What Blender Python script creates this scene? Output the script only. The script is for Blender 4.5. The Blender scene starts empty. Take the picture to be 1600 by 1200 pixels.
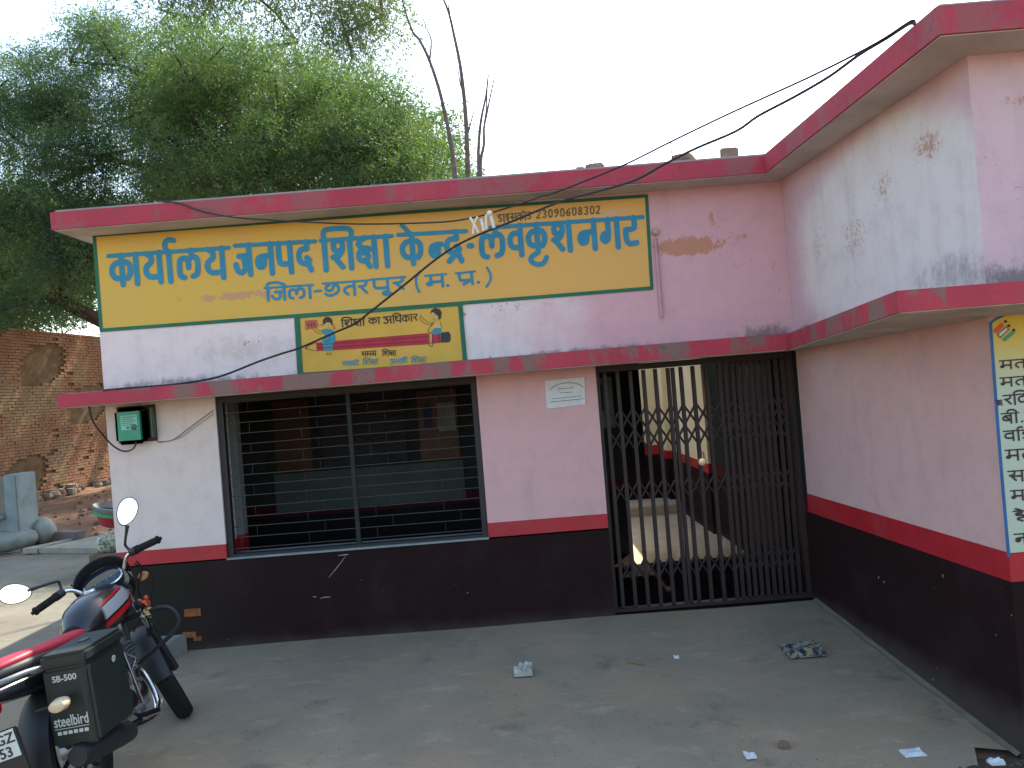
import bpy, math, random
import numpy as np
from mathutils import Vector, Matrix, geometry
R = math.radians
random.seed(7); rng = np.random.default_rng(7)
S = bpy.context.scene
COL = S.collection

# ------------------------------------------------------------------ camera
F = 1200.0; D = 5.60; H = 1.70
cd = bpy.data.cameras.new('camera'); cam = bpy.data.objects.new('camera', cd); COL.objects.link(cam)
cd.lens = F/1600*36; cd.sensor_width = 36; cd.clip_end = 2000; cd.clip_start = .05
CR = Matrix.Rotation(R(90.42), 4, 'X') @ Matrix.Rotation(R(-4.57), 4, 'Z')
cam.matrix_world = Matrix.Translation((0, -D, H)) @ CR
S.camera = cam
CR3 = CR.to_3x3()

# ------------------------------------------------------------------ light
SUN_AZ, SUN_EL = 65.0, 48.0      # degrees from +x towards +y, elevation
w = bpy.data.worlds.new('World'); S.world = w; w.use_nodes = True
nt = w.node_tree; nt.nodes.clear()
sky = nt.nodes.new('ShaderNodeTexSky'); sky.sky_type = 'NISHITA'; sky.sun_disc = False
sky.sun_elevation = R(SUN_EL); sky.sun_rotation = R(90-SUN_AZ)
sky.air_density = 1.3; sky.dust_density = 2.0; sky.ozone_density = 1.0
bg = nt.nodes.new('ShaderNodeBackground'); bg.inputs[1].default_value = .15
out = nt.nodes.new('ShaderNodeOutputWorld')
nt.links.new(sky.outputs[0], bg.inputs[0]); nt.links.new(bg.outputs[0], out.inputs[0])
sd = bpy.data.lights.new('sun', 'SUN'); sun = bpy.data.objects.new('sun', sd); COL.objects.link(sun)
sd.energy = 3.6; sd.angle = R(.53); sd.color = (1, .9, .74)
sdir = Vector((math.cos(R(SUN_AZ))*math.cos(R(SUN_EL)), math.sin(R(SUN_AZ))*math.cos(R(SUN_EL)), math.sin(R(SUN_EL))))
sun.rotation_euler = sdir.to_track_quat('Z', 'Y').to_euler()
sun.location = (0, 0, 12)
S.view_settings.view_transform = 'Standard'; S.view_settings.look = 'None'
S.view_settings.exposure = 1.62; S.view_settings.gamma = 1

# ------------------------------------------------------------------ helpers
def ray(px, py):
    return CR3 @ Vector((px-800, -(py-600), -F))
def at(px, py, y=0.0):
    d = ray(px, py); t = (y+D)/d.y
    return Vector((0, -D, H)) + d*t

def tag(o, label=None, cat=None, group=None, kind=None):
    if label: o['label'] = label
    if cat: o['category'] = cat
    if group: o['group'] = group
    if kind: o['kind'] = kind
    return o
def empty(name, loc, label, cat, group=None):
    o = bpy.data.objects.new(name, None); COL.objects.link(o); o.location = loc
    o.empty_display_size = .1
    return tag(o, label, cat, group)

class MB:
    def __init__(s): s.v = []; s.f = []
    def add(s, vs, fs):
        n = len(s.v); s.v += [tuple(v) for v in vs]; s.f += [tuple(i+n for i in f) for f in fs]
    def box(s, a, b):
        x0, y0, z0 = a; x1, y1, z1 = b
        s.add([(x0,y0,z0),(x1,y0,z0),(x1,y1,z0),(x0,y1,z0),(x0,y0,z1),(x1,y0,z1),(x1,y1,z1),(x0,y1,z1)],
              [(0,3,2,1),(4,5,6,7),(0,1,5,4),(1,2,6,5),(2,3,7,6),(3,0,4,7)]); return s
    def prism(s, poly, z0, z1):   # poly xy counter-clockwise; z may be lists
        n = len(poly)
        a = z0 if isinstance(z0, (list, tuple)) else [z0]*n
        b = z1 if isinstance(z1, (list, tuple)) else [z1]*n
        s.add([(p[0], p[1], a[i]) for i, p in enumerate(poly)]+[(p[0], p[1], b[i]) for i, p in enumerate(poly)],
              [tuple(range(n-1,-1,-1)), tuple(range(n, 2*n))]+[(i, (i+1)%n, n+(i+1)%n, n+i) for i in range(n)]); return s
    def tube(s, pts, r, n=8, cap=True, flat=None):
        pts = [Vector(p) for p in pts]
        rs = r if isinstance(r, (list, tuple)) else [r]*len(pts)
        up = None; base = len(s.v)
        for i, p in enumerate(pts):
            t = (pts[min(i+1, len(pts)-1)]-pts[max(i-1, 0)])
            if t.length < 1e-9: t = Vector((0,0,1))
            t.normalize()
            if up is None:
                up = t.orthogonal().normalized() if flat is None else Vector(flat)
            up = (up - t*up.dot(t))
            if up.length < 1e-6: up = t.orthogonal()
            up.normalize(); b = t.cross(up)
            for k in range(n):
                a = 2*math.pi*k/n
                s.v.append(tuple(p+(up*math.cos(a)+b*math.sin(a))*rs[i]))
        m = len(pts)
        for i in range(m-1):
            for k in range(n):
                a = base+i*n+k; c = base+i*n+(k+1)%n
                s.f.append((a, c, c+n, a+n))
        if cap:
            s.f.append(tuple(base+k for k in range(n-1,-1,-1)))
            s.f.append(tuple(base+(m-1)*n+k for k in range(n)))
        return s
    def lathe(s, prof, axis_o, axis_d, n=20, closed=False):   # prof = [(along, radius)]
        o = Vector(axis_o); d = Vector(axis_d).normalized(); u = d.orthogonal().normalized(); b = d.cross(u)
        base = len(s.v); m = len(prof)
        for (t, r) in prof:
            for k in range(n):
                a = 2*math.pi*k/n
                s.v.append(tuple(o+d*t+(u*math.cos(a)+b*math.sin(a))*max(r, 1e-4)))
        for i in range(m if closed else m-1):
            j = (i+1) % m
            for k in range(n):
                k2 = (k+1) % n
                s.f.append((base+i*n+k, base+i*n+k2, base+j*n+k2, base+j*n+k))
        if not closed:
            s.f.append(tuple(base+k for k in range(n-1,-1,-1))); s.f.append(tuple(base+(m-1)*n+k for k in range(n)))
        return s
    def loft(s, secs, n=20):   # secs: (x, yc, zc, hw, hh, exponent)
        base = len(s.v); m = len(secs)
        for (x, yc, zc, hw, hh, e) in secs:
            for k in range(n):
                a = 2*math.pi*k/n; c, q = math.cos(a), math.sin(a)
                s.v.append((x, yc+hw*math.copysign(abs(c)**(2/e), c), zc+hh*math.copysign(abs(q)**(2/e), q)))
        for i in range(m-1):
            for k in range(n):
                a = base+i*n+k; c = base+i*n+(k+1)%n
                s.f.append((a, c, c+n, a+n))
        s.f.append(tuple(base+k for k in range(n-1,-1,-1))); s.f.append(tuple(base+(m-1)*n+k for k in range(n)))
        return s
    def xf(s, M):
        s.v = [tuple(M @ Vector(v)) for v in s.v]; return s
    def build(s, name, mat, parent=None, smooth=False, bevel=0, kind=None, label=None, world=True):
        me = bpy.data.meshes.new(name)
        off = Vector((0,0,0))
        if parent is not None and world:
            p = parent
            while p is not None: off += p.location; p = p.parent
        me.from_pydata([tuple(Vector(v)-off) for v in s.v] if off.length else s.v, [], s.f)
        me.materials.append(mat)
        o = bpy.data.objects.new(name, me); COL.objects.link(o)
        if parent is not None: o.parent = parent
        me.validate(); 
        import bmesh
        bm = bmesh.new(); bm.from_mesh(me); bmesh.ops.recalc_face_normals(bm, faces=bm.faces)
        if bevel:
            bmesh.ops.bevel(bm, geom=[e for e in bm.edges if len(e.link_faces)==2 and e.calc_face_angle(0) > .5], offset=bevel, segments=2, affect='EDGES', clamp_overlap=True)
        bm.to_mesh(me); bm.free()
        if smooth: me.shade_smooth()
        if smooth: 
            try: me.set_sharp_from_angle(angle=R(40 if bevel == 0 else 22))
            except Exception: pass
        if kind: o['kind'] = kind
        if label: o['label'] = label
        return o
def children(o): return [c for c in COL.objects if c.parent == o]
def clone(src, parent, loc, rot=None, scale=None):
    c = src.copy(); COL.objects.link(c); c.parent = parent; c.location = loc
    if rot is not None: c.rotation_euler = rot
    if scale is not None: c.scale = scale
    return c

# ------------------------------------------------------------------ materials
class NT:
    def __init__(s, name):
        s.m = bpy.data.materials.new(name); s.m.use_nodes = True; s.t = s.m.node_tree; s.t.nodes.clear()
        s.out = s.t.nodes.new('ShaderNodeOutputMaterial'); s.b = s.t.nodes.new('ShaderNodeBsdfPrincipled')
        s.t.links.new(s.b.outputs[0], s.out.inputs[0])
        s.pos = s.t.nodes.new('ShaderNodeNewGeometry').outputs['Position']
    def n(s, typ, **k):
        o = s.t.nodes.new(typ)
        for a, b in k.items(): setattr(o, a, b)
        return o
    def l(s, a, b): s.t.links.new(a, b)
    def val(s, sock, x):
        if isinstance(x, (int, float)): sock.default_value = x
        elif isinstance(x, tuple): sock.default_value = x if len(x) == len(sock.default_value) else tuple(x)+(1,)
        else: s.l(x, sock)
    def noise(s, scale, detail=4, rough=.55, stretch=(1,1,1), off=(0,0,0), src=None, dist=0):
        mp = s.n('ShaderNodeMapping'); s.l(src or s.pos, mp.inputs[0])
        mp.inputs['Scale'].default_value = stretch; mp.inputs['Location'].default_value = off
        o = s.n('ShaderNodeTexNoise'); s.l(mp.outputs[0], o.inputs['Vector'])
        o.inputs['Scale'].default_value = scale; o.inputs['Detail'].default_value = detail; o.inputs['Roughness'].default_value = rough
        o.inputs['Distortion'].default_value = dist
        return o.outputs['Fac']
    def ramp(s, x, a, b, lo=0., hi=1.):
        o = s.n('ShaderNodeMapRange'); o.interpolation_type = 'SMOOTHSTEP'
        s.val(o.inputs[0], x); o.inputs[1].default_value = a; o.inputs[2].default_value = b
        o.inputs[3].default_value = lo; o.inputs[4].default_value = hi
        return o.outputs[0]
    def math(s, op, a, b=0.):
        o = s.n('ShaderNodeMath', operation=op); s.val(o.inputs[0], a); s.val(o.inputs[1], b); return o.outputs[0]
    def mix(s, f, a, b, mode='MIX'):
        o = s.n('ShaderNodeMix', data_type='RGBA', blend_type=mode)
        s.val(o.inputs[0], f); s.val(o.inputs[6], a); s.val(o.inputs[7], b); return o.outputs[2]
    def xyz(s):
        o = s.n('ShaderNodeSeparateXYZ'); s.l(s.pos, o.inputs[0]); return o.outputs
    def ell(s, cx, cz, rx, rz, cy=None, ry=None):
        """1 inside an ellipse in xz (or yz when cy given), soft edge"""
        X = s.xyz()
        a = s.math('DIVIDE', s.math('SUBTRACT', X[0] if cy is None else X[1], cx if cy is None else cy), rx if cy is None else ry)
        b = s.math('DIVIDE', s.math('SUBTRACT', X[2], cz), rz)
        d = s.math('SQRT', s.math('ADD', s.math('MULTIPLY', a, a), s.math('MULTIPLY', b, b)))
        return s.ramp(d, 1.0, .0)
    def bump(s, h, strength=.3, dist=.01):
        o = s.n('ShaderNodeBump'); s.l(h, o.inputs['Height']); o.inputs['Strength'].default_value = strength
        o.inputs['Distance'].default_value = dist; s.l(o.outputs[0], s.b.inputs['Normal'])
    def fin(s, col, rough=.8, **k):
        s.val(s.b.inputs['Base Color'], col); s.val(s.b.inputs['Roughness'], rough)
        for a, b in k.items(): s.val(s.b.inputs[a.replace('_', ' ')], b)
        return s.m
def c4(r, g, b): return (r, g, b, 1)
def srgb(r, g, b):
    f = lambda x: (x/255/12.92 if x/255 <= .04045 else ((x/255+.055)/1.055)**2.4)
    return (f(r), f(g), f(b), 1)

def simple(name, col, rough=.7, var=.25, scale=8, bump=.0, metal=0., dirt=None, **k):
    n = NT(name)
    f = n.ramp(n.noise(scale, 5), .3, .7)
    dark = tuple(c*(1-var) for c in col[:3])+(1,)
    c = n.mix(f, dark, col)
    if dirt:
        g = n.ramp(n.noise(scale*.6, 6, .65, off=(3,1,7)), .52, .68)
        c = n.mix(n.math('MULTIPLY', g, dirt[1]), c, dirt[0])
    if bump: n.bump(n.noise(scale*6, 5, .6), bump, .01)
    if rough >= .65 and not metal: k.setdefault('Specular_IOR_Level', .15)
    return n.fin(c, rough, Metallic=metal, **k)

def wallpaint(name, zone_cols, peels=(), mott=.22, peelcol=(.42,.2,.13,1), grime=(), small_peel=.0, under=(.30,.20,.18,1)):
    """painted plaster: base colours, patchy second coat, scratches, peeled spots, grime ellipses"""
    n = NT(name); X = n.xyz()
    a, b, fac = zone_cols(n, X) if callable(zone_cols) else (zone_cols[0], zone_cols[1], .5)
    big = n.noise(1.6, 5, .6)
    f = n.ramp(n.math('ADD', fac, n.math('MULTIPLY', n.math('SUBTRACT', big, .5), 1.1)), .15, .85)
    c = n.mix(f, a, b)
    c = n.mix(n.math('MULTIPLY', n.ramp(n.noise(7, 6, .7, off=(4,4,4)), .4, .75), mott), c, (.30,.24,.26,1))
    st = n.noise(5, 4, .6, stretch=(1.6,1.6,.18), off=(9,0,0))
    c = n.mix(n.math('MULTIPLY', n.ramp(st, .52, .75), .2), c, (.34,.27,.27,1))
    # little knocks and scratches
    sp = n.noise(38, 5, .75, stretch=(1,1,1.7))
    reg = n.ramp(n.noise(2.2, 4, .65, off=(2,7,1)), .52, .68)
    m = n.math('MULTIPLY', n.ramp(sp, .605-small_peel, .645-small_peel), n.math('ADD', n.math('MULTIPLY', reg, .8), .05))
    c = n.mix(m, c, under)
    nz = n.noise(17, 9, .8, off=(1,2,3)); nzy = n.noise(34, 9, .9, off=(1,2,3))
    for (kind, cc, cz, rr, rz, amt) in peels:
        e = n.ell(cc, cz, rr, rz) if kind == 'x' else n.ell(0, cz, 1, rz, cy=cc, ry=rr)
        src = nz if kind == 'x' else nzy
        amp = n.math('MULTIPLY', n.math('SUBTRACT', src, .5), 3.2 if kind == 'x' else 4.2)
        k = n.ramp(n.math('ADD', n.math('MULTIPLY', e, amt*1.45), amp), .66, .72)
        k = n.math('MULTIPLY', k, n.ramp(e, .0, .12))
        c = n.mix(n.math('MULTIPLY', k, .85), c, peelcol)
    gz = n.noise(11, 9, .82, stretch=(1,1,.6), off=(5,5,1))
    for (kind, cc, cz, rr, rz, amt) in grime:
        e = n.ell(cc, cz, rr, rz) if kind == 'x' else n.ell(0, cz, 1, rz, cy=cc, ry=rr)
        k = n.ramp(n.math('ADD', n.math('MULTIPLY', e, .75), n.math('MULTIPLY', n.math('SUBTRACT', gz, .5), 2.2)), .30, .80)
        c = n.mix(n.math('MULTIPLY', k, amt*.8), c, (.11,.108,.10,1))
    n.bump(n.math('ADD', n.math('MULTIPLY', n.noise(3, 4), .6), n.math('MULTIPLY', n.noise(45, 6, .7), .25)), .35, .012)
    return n.fin(c, .85, Specular_IOR_Level=.2)

PINK = c4(.64,.385,.41); WHITE = c4(.71,.64,.62); BLUEW = c4(.67,.64,.61)
def z_upper(n, X): return WHITE, PINK, n.ramp(X[0], -.6, 1.35)
def z_lower(n, X): return c4(.64,.56,.52), c4(.62,.385,.38), n.ramp(X[0], -2.2, -.4)
def z_wing(n, X): return BLUEW, c4(.58,.42,.45), n.ramp(n.ell(0, 2.4, 1, .95, cy=-1.25, ry=1.6), .55, .0)
def z_winglow(n, X): return c4(.60,.41,.38), c4(.57,.36,.345), .5
M = {}
M['upper'] = wallpaint('upper_wall_paint', z_upper, peels=[('x',1.36,2.64,.46,.13,1.0),('x',1.72,2.68,.22,.07,.5),('x',1.55,2.83,.05,.11,.6),('x',1.05,2.68,.1,.1,.45),('x',1.75,2.48,.25,.09,.42),('x',.1,2.3,.9,.2,.33),('x',-1.9,2.2,.9,.2,.28),('x',-.33,2.30,.08,.12,.6),('x',1.98,2.35,.1,.3,.4)],
     grime=[('x',-2.4,1.93,1.3,.12,.85),('x',-.9,1.93,1.3,.09,.8),('x',1.9,1.95,.6,.14,.9),('x',.6,1.93,1.6,.08,.8),('x',-1.9,2.15,.9,.2,.25),('x',-2.8,3.05,.3,.05,.7)], peelcol=(.47,.22,.12,1))
M['lower'] = wallpaint('lower_wall_paint', z_lower, peels=[('x',-.1,1.2,.25,.35,.1)], mott=.22, small_peel=-.02)
M['wing'] = wallpaint('wing_wall_paint', z_wing, peels=[('y',-.95,2.46,.36,.30,.42),('y',-1.3,2.66,.26,.22,.42),('y',-1.74,2.76,.26,.16,.58),('y',-.5,2.5,.25,.3,.33)],
     grime=[('y',-1.85,2.08,.6,.22,.55),('y',-.2,1.95,.3,.10,.8),('y',-1.4,1.98,.8,.1,.5)], peelcol=(.42,.25,.17,1))
M['wingf'] = wallpaint('wing_front_paint', (c4(.60,.50,.54), c4(.58,.42,.46)), peels=[('x',2.5,2.4,.2,.3,.4),('x',2.45,2.85,.4,.08,.45)],
     grime=[('x',2.35,2.02,.7,.16,.95)], peelcol=(.42,.25,.17,1), small_peel=.015)
M['winglow'] = wallpaint('wing_lower_paint', z_winglow, mott=.25, small_peel=-.05)
M['cream'] = simple('cream_wall_paint', c4(.84,.76,.52), .85, .12, 2, .2)
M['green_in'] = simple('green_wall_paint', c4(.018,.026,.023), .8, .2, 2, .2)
M['sidew'] = simple('side_plaster', c4(.45,.40,.40), .9, .3, 2, .3)

def fascia_mat():
    n = NT('red_fascia_paint'); X = n.xyz()
    c = n.mix(n.ramp(n.noise(3, 5), .3, .7), c4(.34,.028,.050), c4(.41,.036,.062))
    k = n.ramp(n.math('ADD', n.noise(3.2, 7, .72, stretch=(1,1,.5)), n.math('MULTIPLY', n.math('SUBTRACT', n.ramp(X[0], -2.9, -1.9), n.math('MULTIPLY', n.ramp(X[0], -.3, .3), .4)), .09)), .55, .63)
    lowz = n.ramp(X[2], 2.6, 2.2)
    k = n.math('MULTIPLY', k, n.math('ADD', n.math('MULTIPLY', lowz, .45), .40))
    c = n.mix(k, c, c4(.15,.125,.10))
    bot = n.math('MULTIPLY', n.ramp(n.noise(10, 6, .7, stretch=(1,1,2)), .62, .66), .7)
    c = n.mix(bot, c, c4(.09,.08,.075))
    n.bump(n.noise(22, 6, .7), .4, .01)
    return n.fin(c, .7)
M['fascia'] = fascia_mat()
M['soffit'] = simple('soffit_whitewash', c4(.52,.50,.44), .9, .22, 3, .3, dirt=(c4(.3,.24,.22), .5))
M['band'] = simple('red_band_paint', c4(.42,.012,.022), .55, .18, 4, .2, dirt=(c4(.30,.05,.05), .4))
def dado_mat():
    n = NT('maroon_dado_paint'); X = n.xyz()
    g = n.ramp(X[0], -1.7, -2.9)
    c = n.mix(g, c4(.017,.0075,.0075), c4(.020,.019,.014))
    c = n.mix(n.ramp(n.noise(2.5, 6, .65), .45, .75), c, c4(.026,.014,.016))
    sp = n.ramp(n.noise(26, 2, .5, off=(8,1,2)), .745, .765)
    c = n.mix(n.math('MULTIPLY', sp, n.ramp(n.noise(2, 2, off=(1,1,9)), .4, .6)), c, c4(.42,.36,.32))
    bot = n.ramp(n.math('ADD', X[2], n.math('MULTIPLY', n.noise(6, 5), .12)), .16, -.02)
    c = n.mix(n.math('MULTIPLY', bot, .5), c, c4(.10,.085,.07))
    n.bump(n.noise(14, 6, .7), .35, .01)
    return n.fin(c, .75, Specular_IOR_Level=.12)
M['dado'] = dado_mat()

def concrete(name, a, b, brown, k=.6):
    n = NT(name)
    f = n.ramp(n.noise(1.1, 7, .65), .35, .65)
    c = n.mix(f, a, b)
    c = n.mix(n.math('MULTIPLY', n.ramp(n.noise(.9, 5, .6, off=(3,8,0)), .46, .62), k), c, brown)
    c = n.mix(n.math('MULTIPLY', n.ramp(n.noise(6, 8, .75, stretch=(.6,1.4,1), off=(1,1,1)), .52, .72), .55), c, tuple(x*1.45 for x in b[:3])+(1,))
    c = n.mix(n.math('MULTIPLY', n.ramp(n.noise(3, 8, .75, off=(7,3,1)), .55, .7), .5), c, tuple(x*.5 for x in a[:3])+(1,))
    c = n.mix(n.math('MULTIPLY', n.ramp(n.noise(60, 3, .7), .6, .75), .5), c, tuple(x*.45 for x in a[:3])+(1,))
    n.bump(n.math('ADD', n.noise(9, 8, .75), n.math('MULTIPLY', n.noise(70, 4, .7), .4)), .5, .02)
    return n.fin(c, .95, Specular_IOR_Level=.0)
M['concrete'] = concrete('concrete_paving', c4(.225,.192,.136), c4(.27,.23,.165), c4(.31,.235,.155), .7)
M['concrete2'] = concrete('pale_concrete', c4(.17,.165,.135), c4(.21,.20,.165), c4(.16,.13,.095), .3)
M['dirt'] = concrete('brown_earth', c4(.17,.105,.07), c4(.24,.15,.10), c4(.13,.08,.055))
M['edge'] = simple('whitish_plaster', c4(.3,.33,.31), .9, .2, 4, .3)
M['greyplaster'] = simple('grey_green_plaster', c4(.26,.31,.30), .9, .25, 3, .4, dirt=(c4(.12,.14,.13), .5))
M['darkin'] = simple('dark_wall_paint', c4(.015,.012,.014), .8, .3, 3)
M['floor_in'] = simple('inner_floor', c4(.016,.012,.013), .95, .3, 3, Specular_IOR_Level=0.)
M['court'] = concrete('courtyard_cement', c4(.58,.47,.33), c4(.64,.53,.37), c4(.38,.30,.2), .3)
M['iron'] = simple('black_brown_iron', c4(.032,.018,.018), .6, .3, 20, .2)
M['gateiron'] = simple('maroon_gate_iron', c4(.020,.010,.011), .55, .3, 20, .2)
M['rod'] = simple('grey_iron_rod', c4(.05,.055,.052), .6, .3, 20, .1)
M['frame'] = simple('window_frame_paint', c4(.016,.015,.018), .6, .3, 10)
M['yellow'] = None
def sign_yellow():
    n = NT('yellow_sign_paint'); X = n.xyz()
    c = n.mix(n.ramp(X[0], -2.6, .8), c4(.60,.395,.055), c4(.68,.385,.085))
    c = n.mix(n.math('MULTIPLY', n.ramp(n.noise(2.5, 6), .4, .7), .3), c, c4(.52,.33,.11))
    c = n.mix(n.math('MULTIPLY', n.ramp(n.math('ADD', n.noise(10, 7, .75), n.math('MULTIPLY', n.ell(-1.85, 2.545, .95, .07), .3)), .70, .74), .7), c, c4(.45,.24,.16))
    c = n.mix(n.math('MULTIPLY', n.ramp(n.math('ADD', n.noise(8, 7, .75, off=(2,0,0)), n.math('MULTIPLY', n.ell(.8, 2.9, .3, .15), .25)), .70, .76), .6), c, c4(.55,.40,.30))
    n.bump(n.noise(30, 5, .7), .2, .008)
    return n.fin(c, .6)
M['yellow'] = sign_yellow()
M['yellow2'] = simple('yellow_mural_paint', c4(.62,.39,.05), .6, .12, 4, .1)
M['green'] = simple('green_border_paint', c4(.0,.135,.065), .6, .25, 6)
M['blue'] = simple('blue_letter_paint', c4(.005,.22,.36), .5, .15, 9, .1)
M['teal'] = simple('teal_letter_paint', c4(.03,.25,.33), .6, .2, 9)
M['ink'] = simple('dark_letter_paint', c4(.035,.02,.02), .6, .2, 9)
M['fadedink'] = simple('faded_grey_lettering', c4(.17,.14,.10), .8, .4, 14)
M['red'] = simple('red_pencil_paint', c4(.42,.015,.035), .6, .2, 8)
M['redline'] = simple('dark_red_line_paint', c4(.18,.008,.02), .6, .2, 8)
M['skin'] = simple('painted_skin', c4(.62,.38,.10), .6, .1, 8)
M['navy'] = simple('navy_paint', c4(.012,.016,.03), .5, .2, 8)
M['slate'] = simple('orange_red_slate_paint', c4(.5,.10,.06), .6, .2, 10)
M['paper'] = simple('white_paper', c4(.62,.66,.66), .8, .12, 20)
M['bluestrip'] = simple('blue_border_paint', c4(.01,.11,.30), .6, .2, 6)
def rsign():
    n = NT('yellow_to_mint_sign_paint'); X = n.xyz()
    f = n.ramp(n.math('ADD', X[2], n.math('MULTIPLY', n.noise(5, 4), .06)), 1.52, 1.84)
    return n.fin(n.mix(f, c4(.42,.52,.40), c4(.58,.44,.05)), .6)
M['rsign'] = rsign()
M['orange'] = simple('orange_paint', c4(.55,.09,.03), .6, .1, 8)
M['signgreen'] = simple('sign_green_paint', c4(.05,.28,.14), .6, .1, 8)
M['cable'] = simple('black_cable', c4(.018,.017,.022), .55, .2, 10)
M['thread'] = simple('grey_wire', c4(.22,.2,.18), .7, .2, 10)
M['tie'] = simple('white_cloth_tie', c4(.72,.72,.66), .8, .15, 30)
M['mortar'] = simple('mud_mortar', c4(.15,.095,.05), .95, .4, 5, .5)

# ------------------------------------------------------------------ setting: ground
def gz(x, y):
    k = .03+(.084-.03)*min(1, max(0, (x+1.2)/2.6))
    yy = max(-2.6, min(0, y))
    z = k*yy
    if y > 4.8: z += min(.22, (y-4.8)*.03)
    return z
def sheet(name, xs, ys, zoff, mat, kind='structure', jit=0, skip=None):
    mb = MB(); nx = len(xs)
    mb.v = [(x, y, gz(x, y)+zoff+(random.uniform(-jit, jit) if jit else 0)) for y in ys for x in xs]
    mb.f = [(j*nx+i, j*nx+i+1, (j+1)*nx+i+1, (j+1)*nx+i) for j in range(len(ys)-1) for i in range(nx-1)
            if not (skip and skip((xs[i]+xs[i+1])/2, (ys[j]+ys[j+1])/2))]
    o = mb.build(name, mat, smooth=True); o['kind'] = kind; return o
ln = lambda a, b, n: [a+(b-a)*i/(n-1) for i in range(n)]
sheet('ground', [-400,-120,-50,-30]+ln(-20,-3.4,30)+ln(-3,4,15)+[8,20,50,120,400], [-400,-100,-30,-12]+ln(-6,0,13)+[2,4]+ln(4.8,16,24)+[20,40,100,400], -.03, M['dirt'], jit=.012)
# concrete apron in front of the building with its broken front edge at the right
mb = MB(); nx = 61; ny = 31
xs = ln(-9, 2.23, nx)
vs = []
for j in range(ny):
    t = j/(ny-1)
    for x in xs:
        edge = -3.6
        if x > 1.5: edge = -3.6+(1.62)*min(1, max(0, (x-1.5)/.5))**.7+.03*math.sin(x*19)
        y = edge*(1-t)
        xw = x
        wallx = 2.08+(-y)/2.08*.125+.02 if y > -2.08 else 2.25
        xw = min(x, wallx)
        vs.append((xw, y, gz(xw, y)+.004*math.sin(x*3+y*2)))
mb.v = vs
mb.f = [(j*nx+i, j*nx+i+1, (j+1)*nx+i+1, (j+1)*nx+i) for j in range(ny-1) for i in range(nx-1)]
o = mb.build('concrete_apron', M['concrete'], smooth=True); o['kind'] = 'structure'
# lane running back along the left side
sheet('concrete_lane', ln(-14, -2.98, 24), ln(.002, 4.75, 10), .0, M['concrete2'])
# pale cement fillet along the foot of the wing wall
fl = MB()
for k in range(14):
    y0 = -.01-k*2.04/14; y1 = y0-2.04/14
    for (y, nxt) in ((y0, y1),):
        xa = 2.08+(-y0)/2.08*.125; xb = 2.08+(-y1)/2.08*.125
        wd0 = .03+.006*math.sin(k*1.7); wd1 = .03+.006*math.sin((k+1)*1.7)
        fl.add([(xa-wd0, y0, gz(xa, y0)+.006), (xa-.001, y0, gz(xa, y0)+.018), (xb-.001, y1, gz(xb, y1)+.018), (xb-wd1, y1, gz(xb, y1)+.006)], [(0,1,2,3)])
o = fl.build('cement_fillet', simple('cement_fillet_mix', c4(.17,.155,.115), .9, .25, 6, .4), smooth=True); o['kind'] = 'structure'

# ------------------------------------------------------------------ the building
B = empty('office_building', (0, 0, 0), 'single storey pink painted office with red edged flat roof, red canopy and dark maroon dado', 'building')
XL, XR = -2.97, 2.08
WX0, WX1, WZ0 = -2.17, -.257, .632      # window opening
GX0 = .615                               # gate opening
T = .22
CZ = 1.824; CT = .088; CP = .33         # canopy underside, thickness, projection
RZ = 3.068; RT = .122; RP = .25         # roof slab
ZB0, ZB1 = .642, .745                   # red band
def part(name, mat, *boxes, parent=B, **k):
    mb = MB()
    for a, b in boxes: mb.box(a, b)
    return mb.build(name, mat, parent, **k)
part('upper_wall', M['upper'], ((XL, 0, CZ+CT), (XR, T, RZ)))
part('wall', M['lower'], ((XL, 0, ZB1), (WX0, T, CZ)))
part('wall', M['lower'], ((WX1, 0, ZB1), (GX0, T, CZ)))
part('red_band', M['band'], ((XL-.003, -.004, ZB0), (WX0, T, ZB1)))
part('red_band', M['band'], ((WX1, -.004, ZB0), (GX0, T, ZB1)))
part('dado', M['dado'], ((XL-.002, -.002, -.12), (GX0, T, ZB0-.012)))
part('window_sill', M['greyplaster'], ((WX0, -.012, ZB0-.012), (WX1, T+.02, ZB0)))
# exposed bricks where the dado has broken off
bm_ = simple('exposed_brick', c4(.30,.11,.04), .9, .4, 16, .5)
for (px, py, w_, h_) in ((301,957,.12,.055),(296,992,.10,.04),(309,998,.06,.03)):
    p = at(px, py, -.006)
    MB().prism([(p.x-w_/2, -.007),(p.x+w_/2, -.009),(p.x+w_/2-.01, .01),(p.x-w_/2, .01)], p.z-h_/2, p.z+h_/2).build('brick', bm_, B)
# chipped plaster scratch on dado
for pts, r_ in ((((541,868),(528,885),(514,902)),.0022),(((528,868),(537,867),(545,866)),.003),(((489,932),(494,933)),.005),(((500,935),(508,933),(516,933)),.003)):
    MB().tube([at(a, b, -.003) for a, b in pts], [r_*.4]+[r_]*(len(pts)-2)+[r_*.5], 5).build('plaster_scratch', M['soffit'], B)
# building body behind
part('side_wall', M['sidew'], ((XL, T, -.1), (XL+T, 6.6, RZ)), ((XL, 6.6, -.1), (3.6, 6.8, 2.6)))
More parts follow.
